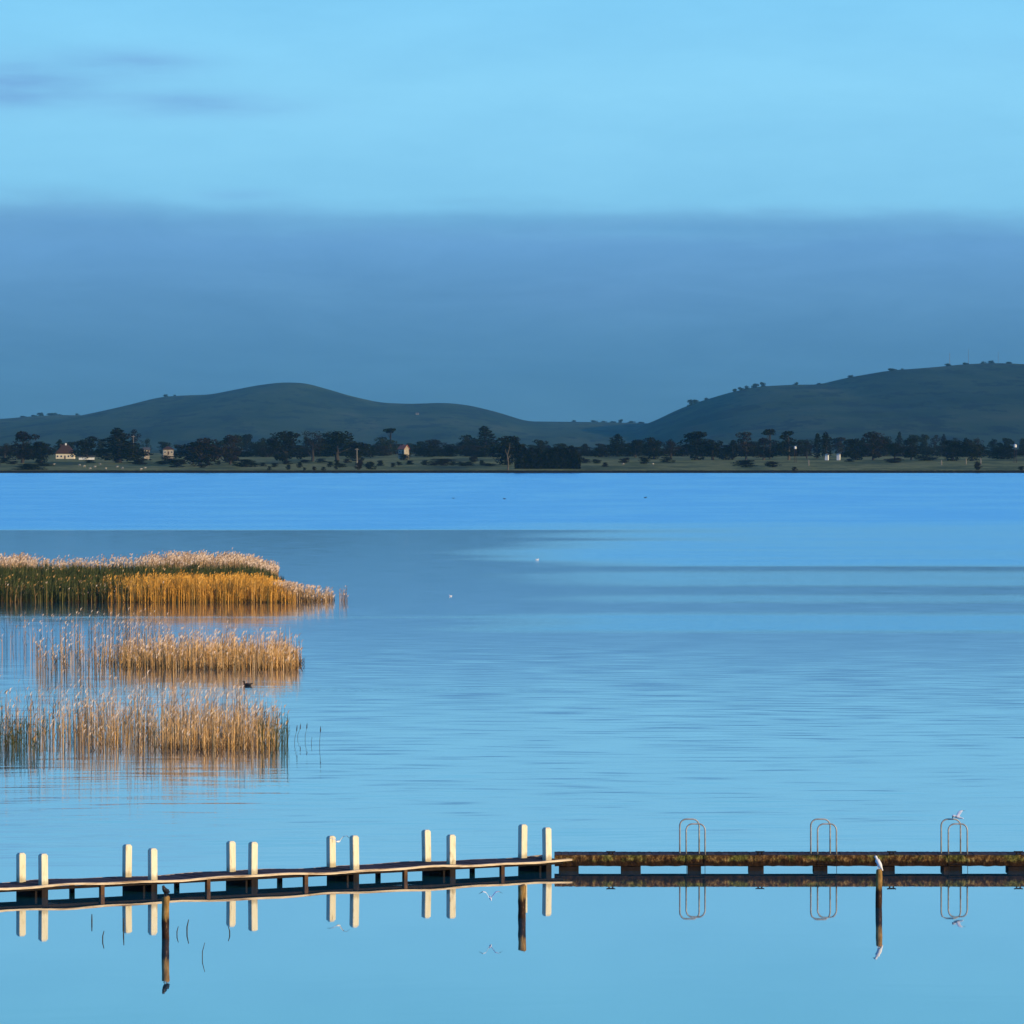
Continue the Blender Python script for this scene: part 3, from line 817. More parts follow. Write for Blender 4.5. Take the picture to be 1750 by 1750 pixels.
# poles, marker posts, masts
M_mast = mat("mast_steel", (.12, .13, .14), .6)
def pole(name, cx, yt, yb, rad, label, cat, m, Y=None, arm=False, group=None):
    Y = Y or row_to_Y(yb)
    X = X_at(cx, Y); z0 = ground_z(X, Y); hgt = Z_at(yt, Y) - z0
    bm = bmesh.new(); tube(bm, [(0, 0, -.3), (0, 0, hgt * .5), (0, 0, hgt)], [rad * 1.3, rad * 1.1, rad * .8], 8)
    o = bm_obj(name, bm, m, loc=(X, Y, z0)); set_props(o, label, cat, group)
    if arm:
        bm = bmesh.new(); box(bm, -1.1, 1.1, -.1, .1, hgt * .93, hgt * .96); bm_obj("crossarm", bm, m, o)
    return o
pole("utility_pole", 610, 766, 797, .3, 'pale upright pole on the shore below the left hill flank', 'pole', M_pole, arm=True)
pole("utility_pole", 228, 744, 783, .16, 'thin pole in front of the brown leafless tree by the pointed tree', 'pole', M_pole, arm=True)
pole("marker_post", 1382, 786, 795, .28, 'short pale marker post on the grass below the two poplars', 'post', M_pole)
pole("marker_post", 1609, 786, 794, .28, 'slim pale post left of the heavy black pair of trees', 'post', M_pole)
pole("marker_post", 1651, 783, 793, .28, 'pale post standing between the heavy black pair and the shore', 'post', M_pole)
pole("marker_post", 1676, 783, 793, .28, 'pale post right of the shore-edge shrub at far right', 'post', M_pole)
pole("radio_mast", 1623, 603, 700, .35, 'left thin pale mast on the right hill top', 'mast', M_pole, Y=YR)
pole("radio_mast", 1655, 597, 700, .3, 'middle dark mast, tallest on the right hill top', 'mast', M_mast, Y=YR)
pole("radio_mast", 1706, 600, 700, .22, 'faintest mast, rightmost on the right hill top', 'mast', M_mast, Y=YR)

# ------------------------------------------------------------------ sheep
M_wool = mat("wool", rough=.95, build=noisy((.22, .20, .16), (.42, .38, .30), 6, 3))
def metaball_like(pieces, vox):
    """pieces: (center, radii) ellipsoids / ('tube', pts, rad); fused by a voxel remesh into one skin"""
    bm = bmesh.new()
    for p in pieces:
        if p[0] == 'tube':
            tube(bm, p[1], p[2], 8)
        else:
            c, rr = p[0], p[1]
            gm = bmesh.ops.create_uvsphere(bm, u_segments=14, v_segments=9, radius=1)
            Mx = p[2] if len(p) > 2 else Matrix.Identity(3)
            for v in gm['verts']:
                v.co = Mx @ Vector((v.co.x * rr[0], v.co.y * rr[1], v.co.z * rr[2])) + Vector(c)
    return bm
def fused(name, pieces, vox, m, loc):
    bm = metaball_like(pieces, vox)
    o = bm_obj(name, bm, m, loc=loc, smooth=True)
    md = o.modifiers.new("skin", 'REMESH'); md.mode = 'VOXEL'; md.voxel_size = vox; md.use_smooth_shade = True
    return o
sheep_pieces = [((0, 0, .72), (.62, .34, .34)), ((.66, 0, .86), (.2, .13, .14)), ((.5, 0, .8), (.25, .2, .2)), ((-.6, 0, .7), (.1, .06, .12))] + \
    [('tube', [(sx, sy, .6), (sx + .03, sy, .3), (sx, sy, -.02)], [.09, .06, .055]) for sx in (-.38, .4) for sy in (-.17, .17)] + \
    [('tube', [(.62, s * .1, .93), (.6, s * .24, .9)], [.045, .02]) for s in (-1, 1)]
sheep0 = fused("sheep", sheep_pieces, .035, M_wool, (0, 0, 0))
sheep = [(92, 794, 'brightest sheep, farthest left, grazing below the hip-roofed house'), (136, 796, 'sheep below the low white outbuilding, left of a close pair'), (144, 798, 'sheep just right of and below another under the outbuilding'),
         (154, 802, 'lowest sheep near the water right of the hip-roofed house'), (162, 799, 'sheep beside the lowest one, slightly uphill'), (171, 794, 'uppermost sheep right of the outbuilding'), (181, 802, 'dim sheep alone between two small groups'),
         (200, 799, 'left sheep of the pair under the wide pointed tree'), (209, 801, 'right sheep of the pair under the wide pointed tree'), (241, 803, 'left sheep of the pair below the smallest cottage'), (248, 801, 'right sheep of the pair below the smallest cottage'),
         (1033, 790, 'pale animal grazing left on the field right of the hedge'), (1065, 792, 'pale animal grazing on the field under the first pointed tree'), (1116, 794, 'pale animal grazing rightmost on the field beyond the hedge')]
for i, (cx, yb, lab) in enumerate(sheep):
    o = sheep0 if i == 0 else sheep0.copy()
    if i: COL.objects.link(o)
    Y = float(np.interp(yb, [794, 803], [3010, SHORE + 6])); X = X_at(cx, Y)
    o.location = (X, Y, ground_z(X, Y)); o.scale = (1.15,) * 3
    o.rotation_euler = (0, 0, [0, 2.8, .5, 3.3, 0.2, 2.9, 1.0][i % 7])
    set_props(o, lab, 'sheep', 'sheep grazing on the far shore')

# ------------------------------------------------------------------ reeds
M_gold = mat("golden_reed", rough=.7, spec=.2, build=island([(0, (.36, .15, .02)), (.45, (.62, .29, .04)), (.8, (.80, .42, .08)), (1, (.82, .52, .20))], nscale=(.25, .25, .05), nmix=.25))
M_pale = mat("pale_reed", rough=.75, spec=.2, build=island([(0, (.10, .06, .03)), (.35, (.38, .21, .08)), (.75, (.60, .37, .16)), (1, (.68, .50, .32))]))
M_plume = mat("reed_plume", rough=.85, spec=.1, build=island([(0, (.18, .12, .09)), (.5, (.56, .39, .28)), (1, (.80, .64, .50))]))
M_greenreed = mat("green_reed", rough=.75, spec=.2, build=island([(0, (.012, .020, .008)), (.4, (.035, .050, .015)), (.75, (.075, .090, .025)), (1, (.20, .15, .04))], nscale=(.2, .2, .05), nmix=.3))
M_dry = mat("dry_reed", rough=.8, spec=.1, build=island([(0, (.03, .025, .02)), (.4, (.16, .10, .04)), (.75, (.50, .27, .08)), (1, (.68, .42, .18))]))
M_straw = mat("straw_reed", rough=.75, spec=.2, build=island([(0, (.20, .09, .02)), (.4, (.60, .31, .09)), (.8, (.82, .48, .17)), (1, (.84, .60, .34))]))
M_oldbase = mat("reed_litter", rough=.9, spec=.1, build=island([(0, (.02, .012, .006)), (.6, (.08, .04, .015)), (1, (.22, .11, .03))]))

def reeds(name, XY, H, mats, label, leafn=1, plume=.5, wst=.022, lean=.12, seed=0, litter=0):
    r_ = np.random.default_rng(seed)
    n = len(H)
    V = []; Fq = []; MI = []; off = 0
    def strip(P, D, Wd, mi):
        """P (n,k,3) centre lines, D (n,3) side vectors, Wd (n,k) half widths"""
        nonlocal off
        k = P.shape[1]; m = P.shape[0]
        L = P - D[:, None, :] * Wd[..., None]; Rr = P + D[:, None, :] * Wd[..., None]
        vv = np.stack([L, Rr], 2).reshape(-1, 3)
        base = off + (np.arange(m) * 2 * k)[:, None]
        j = np.arange(k - 1)[None, :]
        f = np.stack([base + 2 * j, base + 2 * j + 1, base + 2 * j + 3, base + 2 * j + 2], -1).reshape(-1, 4)
        V.append(vv); Fq.append(f); MI.append(np.full(len(f), mi)); off += len(vv)
    yaw = r_.uniform(-.9, .9, n)
    D = np.stack([np.cos(yaw), np.sin(yaw), np.zeros(n)], 1)
    la = r_.uniform(0, 2 * np.pi, n); lm = r_.normal(0, lean, n) * H
    Ld = np.stack([np.cos(la), np.sin(la) * .6, np.zeros(n)], 1)
    B = np.stack([XY[:, 0], XY[:, 1], np.full(n, -.25)], 1)
    ts = np.array([0, .4, .75, 1.0])
    P = B[:, None, :] + Ld[:, None, :] * (lm[:, None] * ts ** 2)[..., None]
    P[..., 2] = -.25 + (H[:, None] + .25) * ts
    Wd = wst * r_.uniform(.6, 1.2, n)[:, None] * np.array([1, .9, .65, .2])[None, :]
    strip(P, D, Wd, 0)
    # leaves
    for l in range(leafn):
        t0 = r_.uniform(.2, .75, n); ln = H * r_.uniform(.22, .42, n)
        q = B + Ld * (lm * t0 ** 2)[:, None]; q[:, 2] = H * t0
        az_ = r_.uniform(0, 2 * np.pi, n); out_ = np.stack([np.cos(az_), np.sin(az_) * .7, np.zeros(n)], 1)
        u = np.array([0, .5, 1.0])
        PP = q[:, None, :] + out_[:, None, :] * (ln[:, None] * u * .45)[..., None]
        PP[..., 2] += ln[:, None] * (u * .9 - u * u * r_.uniform(.1, .7, n)[:, None])
        strip(PP, D, wst * 1.1 * r_.uniform(.6, 1.3, n)[:, None] * np.array([.6, 1, .1])[None, :], 0)
    # plumes
    s = r_.uniform(size=n) < plume
    if s.any():
        top = P[s, -1, :]; m = s.sum(); az_ = r_.uniform(-.5, .9, m); dr = np.stack([np.cos(az_), np.sin(az_), np.zeros(m)], 1)
        u = np.array([-.12, .25, .6, 1.0]); ln = r_.uniform(.18, .34, m)
        PP = top[:, None, :] + dr[:, None, :] * (ln[:, None] * np.clip(u, 0, 1) ** 2 * .55)[..., None]
        PP[..., 2] += ln[:, None] * (u - .45 * np.clip(u, 0, 1) ** 2) - .04
        strip(PP, np.tile([[.94, .34, 0]], (m, 1)), wst * 1.9 * r_.uniform(.7, 1.3, m)[:, None] * np.array([.3, 1.1, .9, .1])[None, :], 1)
    # broken litter round the foot
    if litter:
        m = litter
        idx = r_.integers(0, n, m)
        q = np.stack([XY[idx, 0] + r_.normal(0, .15, m), XY[idx, 1] + r_.normal(0, .15, m), np.full(m, -.05)], 1)
        az_ = r_.uniform(0, 2 * np.pi, m); dr = np.stack([np.cos(az_), np.sin(az_) * .5, np.zeros(m)], 1)
        u = np.array([0, .5, 1.0]); hh = r_.uniform(.1, .5, m)
        PP = q[:, None, :] + dr[:, None, :] * (hh[:, None] * u * .7)[..., None]
        PP[..., 2] += hh[:, None] * u
        strip(PP, np.tile([[1., 0, 0]], (m, 1)), wst * r_.uniform(.8, 1.5, m)[:, None] * np.array([1, 1, .2])[None, :], 2)
    o = np_mesh(name, np.concatenate(V), [np.concatenate(Fq)], mats, mi=np.concatenate(MI))
    set_props(o, label, 'reeds', kind='stuff')
    return o

def scatter(n, px0, px1, Y0, Y1, dens=None, seed=0, clump=.55, cs=2.0):
    """points between two rows, denser where dens(px) says and in natural tufts"""
    r_ = np.random.default_rng(seed); pts = []; pxs = []
    while len(pts) < n:
        Y = r_.uniform(Y0, Y1); px = r_.uniform(px0, px1)
        d = dens(px, Y) if dens else 1
        X = X_at(px, Y)
        t = mnoise.noise(Vector((X / cs, Y / (cs * 1.5), seed * 3.1))) * .5 + .5
        d *= (1 - clump) + clump * min(1, max(0, (t - .35) * 4))
        if r_.uniform() < d: pts.append((X, Y)); pxs.append(px)
    return np.array(pts), np.array(pxs)
def tuft(P, cs=1.0, amp=.3, seed=0):
    return np.array([1 + amp * 2 * mnoise.noise(Vector((a / cs, b_ / cs * .5, seed))) for a, b_ in P])
def sm(v, a, b_): 
    t = np.clip((v - a) / (b_ - a), 0, 1); return t * t * (3 - 2 * t)

rr = np.random.default_rng(99)
# far bed
P, px = scatter(7500, -140, 475, 470, 500, lambda p, Y: .22 + .78 * sm(p, 200, 350) + .5 * (p < 60), 11, .8)
H = rr.uniform(1.75, 2.25, len(P)) * (1 - .35 * sm(px, 400, 475)) * (.84 + .18 * sm(px, 180, 300) + .1 * (1 - sm(px, 20, 80))) * tuft(P, 1.5, .18, 6)
reeds("pale_reeds", P, H, [M_pale, M_plume, M_oldbase], 'pale pinkish feathery reeds at the back of the farthest bed', 1, .8, .018, .06, 1)
P, px = scatter(17000, -140, 487, 432, 470, lambda p, Y: 1 - .8 * sm(p, 440, 490), 12, .3)
H = rr.uniform(1.2, 2.1, len(P)) * (1 - .45 * sm(px, 430, 490)) * tuft(P, 1.5, .12, 7)
reeds("green_reeds", P, H, [M_greenreed, M_pale, M_oldbase], 'dark green reeds through the middle of the farthest bed', 2, .008, .022, .06, 2)
P, px = scatter(8500, -140, 350, 417, 433, lambda p, Y: 1 - .95 * sm(p, 200, 350), 13, .3)
H = rr.uniform(.7, 1.8, len(P)) * tuft(P, 1.2, .2, 2)
reeds("olive_reeds", P, H, [M_greenreed, M_dry, M_oldbase], 'olive and dark reeds on the front left of the farthest bed', 2, .05, .019, .07, 3, litter=3500)
P, px = scatter(700, -140, 300, 416.5, 424, lambda p, Y: .5 + .5 * sm(p, 120, 250), 31, .7)
reeds("straw_reeds", P, rr.uniform(.6, 1.6, len(P)), [M_dry, M_plume, M_oldbase], 'scattered straw-coloured reeds along the foot of the olive reeds', 1, .2, .014, .09, 33)
P, px = scatter(15000, 150, 505, 416, 433, lambda p, Y: sm(p + 22 * mnoise.noise(Vector((p / 9.0, Y, 0))), 160, 330) * (1 - .75 * sm(p, 465, 500)), 14, .25)
H = rr.uniform(.8, 1.95, len(P)) * (1 - .35 * sm(px, 440, 505)) * tuft(P, 1.2, .15, 4)
reeds("golden_reeds", P, H, [M_gold, M_gold, M_oldbase], 'bright golden orange reeds on the front right of the farthest bed', 2, .10, .019, .06, 4, litter=9000)
P, px = scatter(1800, 465, 572, 417, 426, lambda p, Y: 1 - .85 * sm(p, 490, 572), 15, .6)
H = rr.uniform(.5, 1.5, len(P)) * (1 - .35 * sm(px, 480, 572))
reeds("pale_reeds", P, H, [M_pale, M_plume, M_oldbase], 'short pale reeds thinning out at the right tip of the farthest bed', 1, .5, .016, .08, 5, litter=700)
P, px = scatter(26, 578, 594, 418, 424, None, 16, .3)
reeds("pale_reeds", P, rr.uniform(.4, 1.2, len(P)), [M_dry, M_plume, M_oldbase], 'tiny separate tuft just off the right tip of the farthest bed', 1, .5, .014, .1, 6)
# middle bed
P, px = scatter(1700, 90, 516, 289, 306, lambda p, Y: (.05 + .95 * sm(p, 130, 360)) * (1 - .8 * sm(p, 480, 516)), 17, .95, .7)
H = rr.uniform(.7, 1.65, len(P)) * (1 - .25 * sm(px, 460, 512)) * tuft(P, .9, .35, 3)
reeds("tawny_reeds", P, H, [M_straw, M_plume, M_oldbase], 'tawny reeds of the middle bed, dense at its right end', 1, .45, .0115, .08, 7, litter=1300)
P, px = scatter(1300, 160, 508, 288, 298, lambda p, Y: sm(p, 170, 360), 18, .92, .7)
reeds("golden_reeds", P, rr.uniform(.45, 1.3, len(P)) * tuft(P, .7, .35, 8), [M_straw, M_plume, M_oldbase], 'short golden reeds low in the front of the middle bed', 2, .1, .012, .08, 8, litter=900)
P, px = scatter(330, -120, 290, 296, 335, lambda p, Y: .5 + .5 * sm(p, 60, 150), 19, .85, 1.6)
reeds("sparse_reeds", P, rr.uniform(1.1, 2.0, len(P)), [M_dry, M_plume, M_oldbase], 'sparse upright reeds in open water left of and behind the middle bed', 1, .6, .011, .05, 9)
P, px = scatter(260, 60, 300, 276, 296, None, 20, .8, 1.4)
reeds("sparse_reeds", P, rr.uniform(.8, 1.6, len(P)), [M_dry, M_plume, M_oldbase], 'thin scattered reeds in front of the middle bed on its left side', 1, .4, .011, .06, 10)
# near bed
P, px = scatter(1150, 60, 478, 211, 228, lambda p, Y: (.22 * sm(p, 60, 120) + .78 * sm(p, 235, 300)) * (1 - .7 * sm(p, 415, 478)), 21, .98, .6)
H = rr.uniform(.7, 2.0, len(P)) * (1 - .3 * sm(px, 400, 478)) * tuft(P, .7, .35, 5)
reeds("tawny_reeds", P, H, [M_pale, M_plume, M_oldbase], 'tall tawny reeds on the right of the nearest bed', 1, .4, .0085, .09, 11, litter=500)
P, px = scatter(560, 160, 474, 209, 222, lambda p, Y: (.2 + .8 * sm(p, 240, 300)) * (1 - .7 * sm(p, 410, 470)), 22, .97, .5)
reeds("golden_reeds", P, rr.uniform(.5, 1.5, len(P)) * tuft(P, .6, .4, 9), [M_straw, M_plume, M_oldbase], 'golden reeds low in the front of the nearest bed', 2, .1, .008, .09, 12, litter=700)
P, px = scatter(430, -110, 262, 208, 238, lambda p, Y: .4 + .4 * sm(p, 90, 200), 23, .97, .8)
reeds("dry_reeds", P, rr.uniform(.6, 1.7, len(P)) * tuft(P, .7, .4, 7), [M_dry, M_plume, M_oldbase], 'loose brown and straw reeds on the left of the nearest bed', 1, .35, .009, .08, 13)
P, px = scatter(300, -110, 262, 209, 234, lambda p, Y: .45 + .55 * sm(p, 90, 240), 24, .97, .8)
reeds("pale_reeds", P, rr.uniform(.8, 1.85, len(P)) * tuft(P, .7, .4, 7), [M_pale, M_plume, M_oldbase], 'pale pinkish reeds mixed through the left of the nearest bed', 1, .5, .009, .08, 14)
P, px = scatter(420, -110, 130, 207, 222, lambda p, Y: 1 - .9 * sm(p, 10, 130), 25, .85, .9)
reeds("olive_reeds", P, rr.uniform(.5, 1.3, len(P)), [M_greenreed, M_dry, M_oldbase], 'low olive green reeds at the left edge of the nearest bed', 2, .1, .010, .11, 15)
P, px = scatter(110, 440, 492, 209, 220, None, 26, .5, .8)
reeds("dark_reeds", P, rr.uniform(.7, 1.5, len(P)), [M_greenreed, M_dry, M_oldbase], 'thin dark reeds at the right end of the nearest bed', 1, .3, .009, .07, 16)

# separate stems a viewer can count
M_stem = mat("wet_stem", rough=.8, build=noisy((.03, .03, .02), (.10, .09, .05), 8, 3))
M_head = mat("seed_head", rough=.9, build=noisy((.03, .02, .015), (.07, .05, .035), 12, 3))
def stem(px, yb, hgt, label, lean=0.05, head=True, rad=.009, group='single reed stems standing apart'):
    Y = dist_row(yb); X = X_at(px, Y)
    o = empty("reed_stem", (X, Y, 0), label, 'reed stem', group)
    bm = bmesh.new()
    pts = [(0, 0, -.4), (lean * .2, 0, hgt * .4), (lean, 0, hgt)]
    tube(bm, pts, [rad, rad, rad * .6], 6); bm_obj("stalk", bm, M_stem, o)
    if head:
        bm = bmesh.new(); tube(bm, [(lean * .97, 0, hgt * .93), (lean, 0, hgt), (lean * 1.08, 0, hgt + .12), (lean * 1.2, 0, hgt + .22)], [.008, .024, .02, .004], 6)
        bm_obj("seed_head", bm, M_head, o)
    return o
stem(503, 1271, .55, 'dark stem nearest the right end of the nearest reed bed', .1)
stem(508, 1262, .40, 'short stem right beside the dark one at the nearest bed end', .12)
stem(521, 1265, .50, 'leaning stem midway between the nearest bed and the last stem', .08)
stem(532, 1272, .3, 'shortest of the separate stems off the nearest reed bed', .03, False)
stem(546, 1276, .62, 'rightmost and tallest separate stem off the nearest reed bed', .04)
g2 = 'thin twigs poking out of the water in front of the jetty'
stem(157, 1577, .22, 'straight dark twig below the jetty, leftmost of the water twigs', .0, False, 0.019, g2)
stem(175, 1606, .22, 'lower wavy twig right of the leftmost one', .04, False, 0.016, g2)
stem(211, 1592, .34, 'tall twig in line with the second pair of white posts', .01, False, 0.019, g2)
stem(302, 1597, .20, 'short twig just right of the black bird pile', .04, False, 0.014, g2)
stem(319, 1592, .30, 'twig with a bend, second right of the black bird pile', .05, False, 0.018, g2)
stem(345, 1636, .35, 'faint crooked twig nearest the camera, right of the black bird pile', .07, False, 0.011, g2)
stem(393, 1596, .18, 'small curled twig below the third pair of white posts', -.04, False, 0.016, g2)

# ------------------------------------------------------------------ jetty
def wood_paint(nt, b):
    t = nt.n('ShaderNodeTexCoord').outputs['Object']
    n1 = nt.noise(nt.vmath('MULTIPLY', t, (9, 9, 1.6)), 1, 5, .65)
    n2 = nt.noise(t, 2.3, 4, .6)
    c = nt.ramp(n1, [(.28, (.46, .36, .20)), (.42, (.76, .67, .44)), (.7, (.82, .76, .56))])
    c = nt.mix(nt.sstep(n2, .60, .76), c, (.50, .40, .22, 1))
    crack = nt.noise(nt.vmath('MULTIPLY', t, (26, 26, 1.3)), 1, 3, .6)
    c = nt.mix(nt.sstep(crack, .66, .72, 0, .65), c, (.16, .11, .06, 1))
    low = nt.math('ADD', nt.sep(t)[2], nt.math('MULTIPLY', nt.math('SUBTRACT', n1, .5), .3))
    return nt.mix(nt.sstep(low, .52, .38, 0, .55), c, (.26, .19, .09, 1))
M_paint = mat("weathered_white_paint", rough=.65, build=wood_paint)
M_deck = mat("deck_boards", rough=.85, build=island([(0, (.035, .022, .018)), (.5, (.065, .042, .034)), (1, (.11, .075, .06))], nscale=(3, 3, 3), nmix=.4), spec=.15)
M_edge = mat("weathered_edge_board", rough=.85, build=noisy((.24, .14, .07), (.72, .56, .36), 1.6, 6, (.8, .8, 9), .34, .54, .01, (.78, .62, .42)))
M_dark = mat("dark_timber", rough=.8, build=noisy((.006, .004, .004), (.022, .013, .010), 5, 4, (1, 1, .4), c3=(.10, .05, .025)), spec=.2)
M_pile = mat("brown_pile", rough=.85, build=noisy((.035, .018, .010), (.13, .065, .03), 5, 5, (1, 1, .35), .35, .6, .006, (.22, .12, .05)), spec=.2)

th = math.atan2(150.1 - 141.5, X_at(935, 150.1) - X_at(74, 141.5))
ux = Vector((math.cos(th), math.sin(th), 0)); un = Vector((math.sin(th), -math.cos(th), 0))   # along, towards the viewer
O0 = Vector((X_at(74, 141.5), 141.5, 0))
far_px = [(36, 1526.5), (217, 1518.5), (395, 1510), (566, 1502), (729, 1493.5), (893, 1486.5)]
near_px = [(74, 1533), (261, 1523), (432, 1513), (606, 1505), (771, 1497), (935, 1489.5)]
far_h = [1.12, 1.22, 1.18, 1.2, 1.25, 1.28]
near_h = [1.17, 1.18, 1.23, 1.28, 1.18, 1.26]
# the jetty's own frame: x along, y towards the viewer
Mj = Matrix(((ux.x, un.x, 0, O0.x), (ux.y, un.y, 0, O0.y), (0, 0, 1, 0), (0, 0, 0, 1)))
Mi = Mj.inverted()
def loc_along(px, yoff):
    """local x so that the point (x, yoff) is seen in column px"""
    k = (px - 875) / F
    # X = k Y
    a = ux.x - k * ux.y; c = O0.x + un.x * yoff - k * (O0.y + un.y * yoff)
    return -c / a
jetty = bpy.data.objects.new("timber_jetty", None); COL.objects.link(jetty)
jetty.location = O0
jetty.rotation_euler = (0, 0, th)
# local y of the object = -un ; convert by flipping
set_props(jetty, 'low slanting timber jetty with six pairs of white square posts', 'jetty')
def J(x_, yv, z_): return (x_, -yv, z_)
DECK_Z = .345; YN, YF = .16, -1.30
xs0 = loc_along(0, 0) - 6; xs1 = loc_along(955, 0)
def sag(x_): return .018 * math.sin(x_ * 1.15 + .5) + .012 * math.sin(x_ * 2.7) - .012
bm = bmesh.new(); xx = xs0; r = random.Random(3)
while xx < xs1 - .1:
    wd = .145
    zz = DECK_Z + sag(xx) + r.uniform(-.005, .005)
    box(bm, xx, xx + wd - .012, -YN + r.uniform(-.012, .012), -YF + r.uniform(-.03, .03), zz - .045, zz)
    xx += wd
bm_obj("deck", bm, M_deck, jetty)
for nm, yv, m in (("edge_board", YN + .035, M_edge), ("edge_board", YF - .035, M_edge)):
    bm = bmesh.new(); N = 150; prev = None
    for i in range(N + 1):
        x_ = xs0 + (xs1 + .35 - xs0) * i / N
        zt = DECK_Z + sag(x_) + .004; jit = r.uniform(-.004, .004)
        ring = [bm.verts.new(J(x_, yv - .028, zt)), bm.verts.new(J(x_, yv + .028, zt - .008 + jit)), bm.verts.new(J(x_, yv + .028, zt - .062 + jit)), bm.verts.new(J(x_, yv - .028, zt - .062))]
        if prev:
            for k in range(4): bm.faces.new((prev[k], prev[(k + 1) % 4], ring[(k + 1) % 4], ring[k]))
        else: bm.faces.new(ring[::-1])
        prev = ring
    bm.faces.new(prev); bmesh.ops.recalc_face_normals(bm, faces=bm.faces)
    bm_obj(nm, bm, m, jetty)
# longitudinal beams under the deck
for yv in (YN - .12, YF + .12):
    bm = bmesh.new(); box(bm, xs0, xs1 + .1, -yv - .05, -yv + .05, DECK_Z - .15, DECK_Z - .068, .01)
    bm_obj("beam", bm, M_dark, jetty)
def post(x_, yv, hgt, lean):
    s = .1
    bm = bmesh.new()
    z0 = DECK_Z + .0; c = .035
    prof = [(s, z0 - .03), (s, hgt - .05), (s - .012, hgt - .03), (s - c, hgt)]
    rings = []
    for hs, z_ in prof:
        k = (z_ - z0) * lean
        b_ = .012
        rings.append([bm.verts.new((x_ + a + k, -yv + d, z_)) for a, d in ((-hs + b_, -hs), (hs - b_, -hs), (hs, -hs + b_), (hs, hs - b_), (hs - b_, hs), (-hs + b_, hs), (-hs, hs - b_), (-hs, -hs + b_))])
    for a, b2 in zip(rings, rings[1:]):
        for k in range(8): bm.faces.new((a[k], a[(k + 1) % 8], b2[(k + 1) % 8], b2[k]))
    bm.faces.new(rings[-1]); bm.faces.new(rings[0][::-1])
    bm_obj("white_post", bm, M_paint, jetty)
    bm = bmesh.new(); box(bm, x_ - s + .004, x_ + s - .004, -yv - s + .004, -yv + s - .004, -1.2, z0 - .03, .01)
    bm_obj("pile", bm, M_dark, jetty)
NYV, FYV = .0, -1.16
for i in range(6):
    xn = loc_along(near_px[i][0], NYV); xf = loc_along(far_px[i][0], FYV)
    post(xn, NYV, near_h[i], r.uniform(-.022, .022)); post(xf, FYV, far_h[i], r.uniform(-.022, .022))
    xm = (xn + xf) / 2
    # crosshead: heavy boards closing the bent between the two piles
    bm = bmesh.new()
    for k in range(3):
        z1 = DECK_Z - .06 - k * .17
        box(bm, xm - .13, xm + .13, -NYV + .1, -FYV - .1, z1 - .16, z1, .01)
    box(bm, xm - .2, xm - .135, -NYV + .02, -FYV - .02, -.3, DECK_Z - .07, .01)
    box(bm, xm + .135, xm + .2, -NYV + .02, -FYV - .02, -.3, DECK_Z - .07, .01)
    bm_obj("crosshead", bm, M_dark, jetty)
for pxf, pxn in ((123, 174), (302, 355), (478, 522), (646, 692), (807, 858)):
    for px_, yv, m in ((pxf, YF + .1, M_dark), (pxn, YN - .06, M_pile)):  # far row's shade and near row's sunlight are put into the timber colours
        x_ = loc_along(px_, yv)
        bm = bmesh.new(); box(bm, x_ - .06, x_ + .06, -yv - .06, -yv + .06, -1.2, DECK_Z - .06, .008)
        bm_obj("support_post", bm, m, jetty)

# ---- straight section to the right
def moss_build(nt, b):
    t = nt.n('ShaderNodeTexCoord').outputs['Object']
    n1 = nt.noise(nt.vmath('MULTIPLY', t, (7, 7, 5)), 1, 6, .75)
    n2 = nt.noise(nt.vmath('MULTIPLY', t, (1.3, 1.3, 3)), 1, 4, .6)
    c = nt.ramp(n1, [(.36, (.02, .010, .006)), (.5, (.09, .045, .016)), (.58, (.24, .13, .04)), (.66, (.46, .31, .11)), (.74, (.75, .60, .36))])
    c2 = nt.ramp(n1, [(.36, (.015, .012, .005)), (.5, (.08, .075, .015)), (.62, (.26, .23, .05)), (.74, (.55, .46, .20))])
    bn = nt.n('ShaderNodeBump'); bn.inputs['Distance'].default_value = .04; nt.link(n1, bn.inputs['Height']); nt.link(bn.outputs[0], b.inputs['Normal'])
    cc = nt.mix(nt.sstep(n2, .46, .6), c, c2)
    zz = nt.math('ADD', nt.sep(t)[2], nt.math('MULTIPLY', nt.math('SUBTRACT', n1, .5), .25))
    wet = nt.ramp(n1, [(.35, (.010, .006, .004)), (.6, (.045, .022, .010)), (.75, (.15, .09, .03))])
    return nt.mix(nt.sstep(zz, .24, .36), wet, cc)
M_moss = mat("mossy_rusty_timber", rough=.95, build=moss_build, spec=.1)
pier = empty("straight_jetty", (0, 150.3, 0), 'straight low jetty with mossy rust-brown edge carrying metal hoops', 'jetty')
PX0 = X_at(948, 150.3); PX1 = X_at(1950, 150.3)
bm = bmesh.new(); xx = PX0
while xx < PX1:
    zz = .445 + r.uniform(-.006, .006)
    box(bm, xx, xx + .19, .155, 1.15, zz - .06, zz); xx += .2
bm_obj("deck", bm, M_deck, pier)
